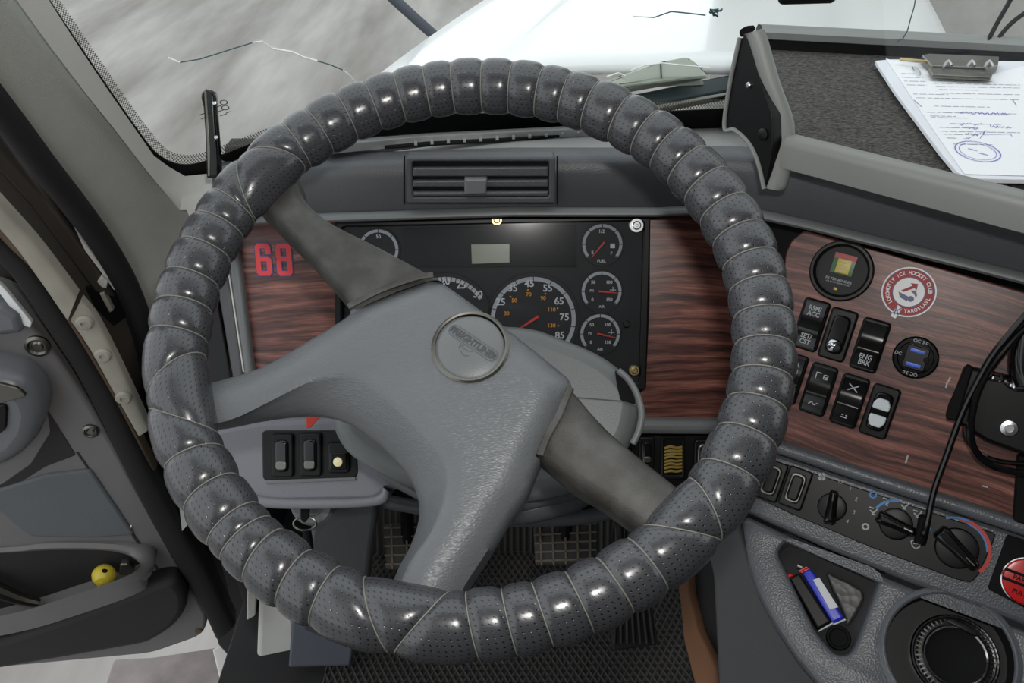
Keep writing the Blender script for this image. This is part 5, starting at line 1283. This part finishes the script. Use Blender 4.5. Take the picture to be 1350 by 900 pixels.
def cable(label, pts, r_, offs):
    o = tube('charging_cable', [RW.off(h).hit(x, y) for (x, y), h in zip(pts, offs)], r_, 'knob_black', n=10)
    tag(o, label, 'cable', 'charging cables'); return o
cable('black cable hanging down to the climate knobs', [(1400, 372), (1365, 402), (1340, 430), (1310, 466), (1290, 500), (1268, 545), (1248, 600), (1232, 645), (1222, 690), (1217, 706)], .0032, [.05, .05, .048, .045, .042, .036, .03, .03, .035, .04])
cable('black cable looping below the mounting bracket', [(1400, 388), (1365, 420), (1335, 448), (1305, 486), (1288, 520), (1280, 560), (1284, 590), (1305, 612), (1340, 622), (1390, 628)], .0034, [.045, .045, .043, .042, .04, .038, .034, .032, .032, .032])
cable('short black cable arcing behind the loop', [(1272, 560), (1276, 580), (1292, 598), (1318, 608), (1350, 611), (1400, 613)], .0026, [.03, .026, .022, .022, .022, .022])
pg = tube('cable_plug', [HV.off(.022).hit(1220, 680), HV.off(.018).hit(1217, 697), HV.off(.012).hit(1213, 714)], .006, 'black_matte', n=12)
tag(pg, 'black cable plug beside the airflow knob', 'plug')
cn = S('cable_connector', [(1342, 600), (1400, 612), (1400, 700), (1336, 690)], RW, .014, .003, 'black_matte', h=.015, r=.003)
tag(cn, 'black connector block at the right edge of the woodgrain', 'connector')

# ---------------------------------------------------------------- knife-like handle, key, pedals, mat
hk = root('upright_handle', 'black riveted handle standing upright beside the windshield', 'handle', atd(280, 215, .88))
HKP = Plane(atd(280, 170, .87), (.1, -.93, .35))
S('handle_scale', [(264, 128), (265, 121), (273, 117), (281, 119), (284, 126), (286, 165), (290, 218), (290, 235), (272, 235), (270, 180), (267, 140)], HKP, .010, .0035, 'knob_black', hk, r=.002)
S('handle_tang', [(269, 119), (272, 117), (277, 200), (277, 232), (274, 232), (272, 170)], HKP, .003, .0005, 'steel_dark', hk, h=.0006)
for (x, y) in ((283, 136), (285, 181)): lathe('handle_rivet', [(.0022, 0), (.0018, .0012), (.0001, .0015)], HKP.mat(HKP.off(-.0012).hit(x, y)), 'silver', hk, n=14)
ky = root('ignition_key', 'ignition key with split ring under the lower left panel', 'key', atd(402, 690, .98))
KP = Plane(atd(402, 680, .96), face(0, 30))
lathe('ignition_barrel', [(.026, -.03), (.026, 0), (.022, .004), (.014, .004), (.013, .002), (.0001, .002)], KP.mat(KP.hit(412, 664)), 'trim_grey', ky, n=32)
S('key_head', [(396, 662), (408, 661), (407, 682), (401, 690), (396, 684)], KP, .004, .001, 'black_matte', ky, h=.02, r=.003)
rg = [KP.off(.012).hit(402 + 15 * math.cos(a / 16 * 6.2832), 690 + 9 * math.sin(a / 16 * 6.2832)) for a in range(17)]
tube('key_ring', rg, .0013, 'steel_dark', ky, n=7, sub=2)
tube('key_fob', [KP.off(.01).hit(404, 698), KP.off(.008).hit(407, 715), KP.off(.006).hit(408, 732)], .005, 'black_matte', ky, n=10)
fm = slabz('floor_mat', -.30, .40, -.6, 1.05, 0, .012, 'diamond_rubber'); tag(fm, 'dark diamond-pattern rubber mat on the cab floor', 'floor mat')
toe = slabz('toe_board', -.30, .40, 1.02, 1.06, .0, .28, 'diamond_rubber')
toe.matrix_world = Matrix.Translation((0, 1.04, 0)) @ Matrix.Rotation(rad(-28), 4, 'X') @ Matrix.Translation((0, -1.04, 0)); tag(toe, 'sloping rubber toe board behind the pedals', 'toe board')
def pedal(label, px, d, tilt, nx, ny):
    pl = Plane(atd(sum(p[0] for p in px) / 4, sum(p[1] for p in px) / 4, d), face(0, tilt)); r = root('pedal', label, 'pedal', pl.hit(*px[3]), 'foot pedals')
    S('pedal_pad', px, pl, .015, .003, 'pedal_rubber', r, r=.004)
    a, b, c_, e = [Vector(pl.px2(*p)) for p in px]
    V, F = [], []
    def bar_(p, q, wd):
        dd = (q - p).normalized(); n = Vector((-dd.y, dd.x)) * wd; k = len(V)
        for h in (0, .003):
            for s in (p - n, q - n, q + n, p + n): V.append(pl.at(s.x, s.y, h))
        F.extend([(k, k + 1, k + 5, k + 4), (k + 1, k + 2, k + 6, k + 5), (k + 2, k + 3, k + 7, k + 6), (k + 3, k, k + 4, k + 7), (k + 4, k + 5, k + 6, k + 7)])
    for i in range(nx):
        t = (i + .5) / nx; bar_(a.lerp(b, t), e.lerp(c_, t), .0012)
    for j in range(ny):
        t = (j + .5) / ny; bar_(a.lerp(e, t), b.lerp(c_, t), .0012)
    tr = mesh('tread_grid', V, F, 'tread_tan', r, smooth=False)
    p0 = pl.at(*((a + b + c_ + e) / 4), -.01); tube('pedal_arm', [p0, p0 + Vector((0, .05, .12)), p0 + Vector((0, .10, .3))], .009, 'black_matte', r, n=10)
    return r
pedal('clutch pedal with tan worn tread left of the bottom spoke', [(506, 690), (566, 688), (566, 748), (508, 750)], 1.13, 50, 3, 5)
pedal('brake pedal with tan grid tread right of the bottom spoke', [(703, 688), (786, 684), (786, 742), (706, 745)], 1.13, 50, 5, 5)
ac = root('pedal', 'long ribbed accelerator treadle behind the wheel rim', 'pedal', atd(835, 860, 1.25), 'foot pedals')
APL = Plane(atd(835, 770, 1.17), face(0, 48))
S('treadle', [(812, 676), (842, 674), (868, 850), (808, 858), (800, 780)], APL, .012, .003, 'black_rubber', ac, r=.004)
for i in range(7):
    t = (i + .5) / 7; x0, x1 = 812 + 30 * t, 806 + 60 * t
    S('tread_rib', [(x0 - 1.2, 680), (x0 + 1.2, 680), (x1 + 1.6, 848), (x1 - 1.6, 848)], APL, .004, .001, 'pedal_rubber', ac, h=.003)
S('treadle_edge', [(809, 672), (816, 672), (820, 720), (812, 720)], APL, .006, .001, 'steel_dark', ac, h=.005)
ep = S('engine_cover_edge', [(880, 690), (905, 700), (908, 780), (920, 830), (945, 880), (950, 960), (915, 900), (900, 840), (896, 790)], Plane(atd(915, 830, 1.22), (-.7, -.4, .6)), .02, .004, 'cork_brown', r=.006)
tag(ep, 'brown fibre edge of the engine cover beside the pedals', 'engine cover')
ec = S('engine_cover_wall', [(885, 640), (960, 640), (975, 960), (945, 960), (935, 860), (912, 790), (905, 720)], Plane(atd(930, 800, 1.24), (-.7, -.4, .6)), .02, .004, 'floor_dark', r=.006)
tag(ec, 'dark engine cover wall under the console', 'engine cover')
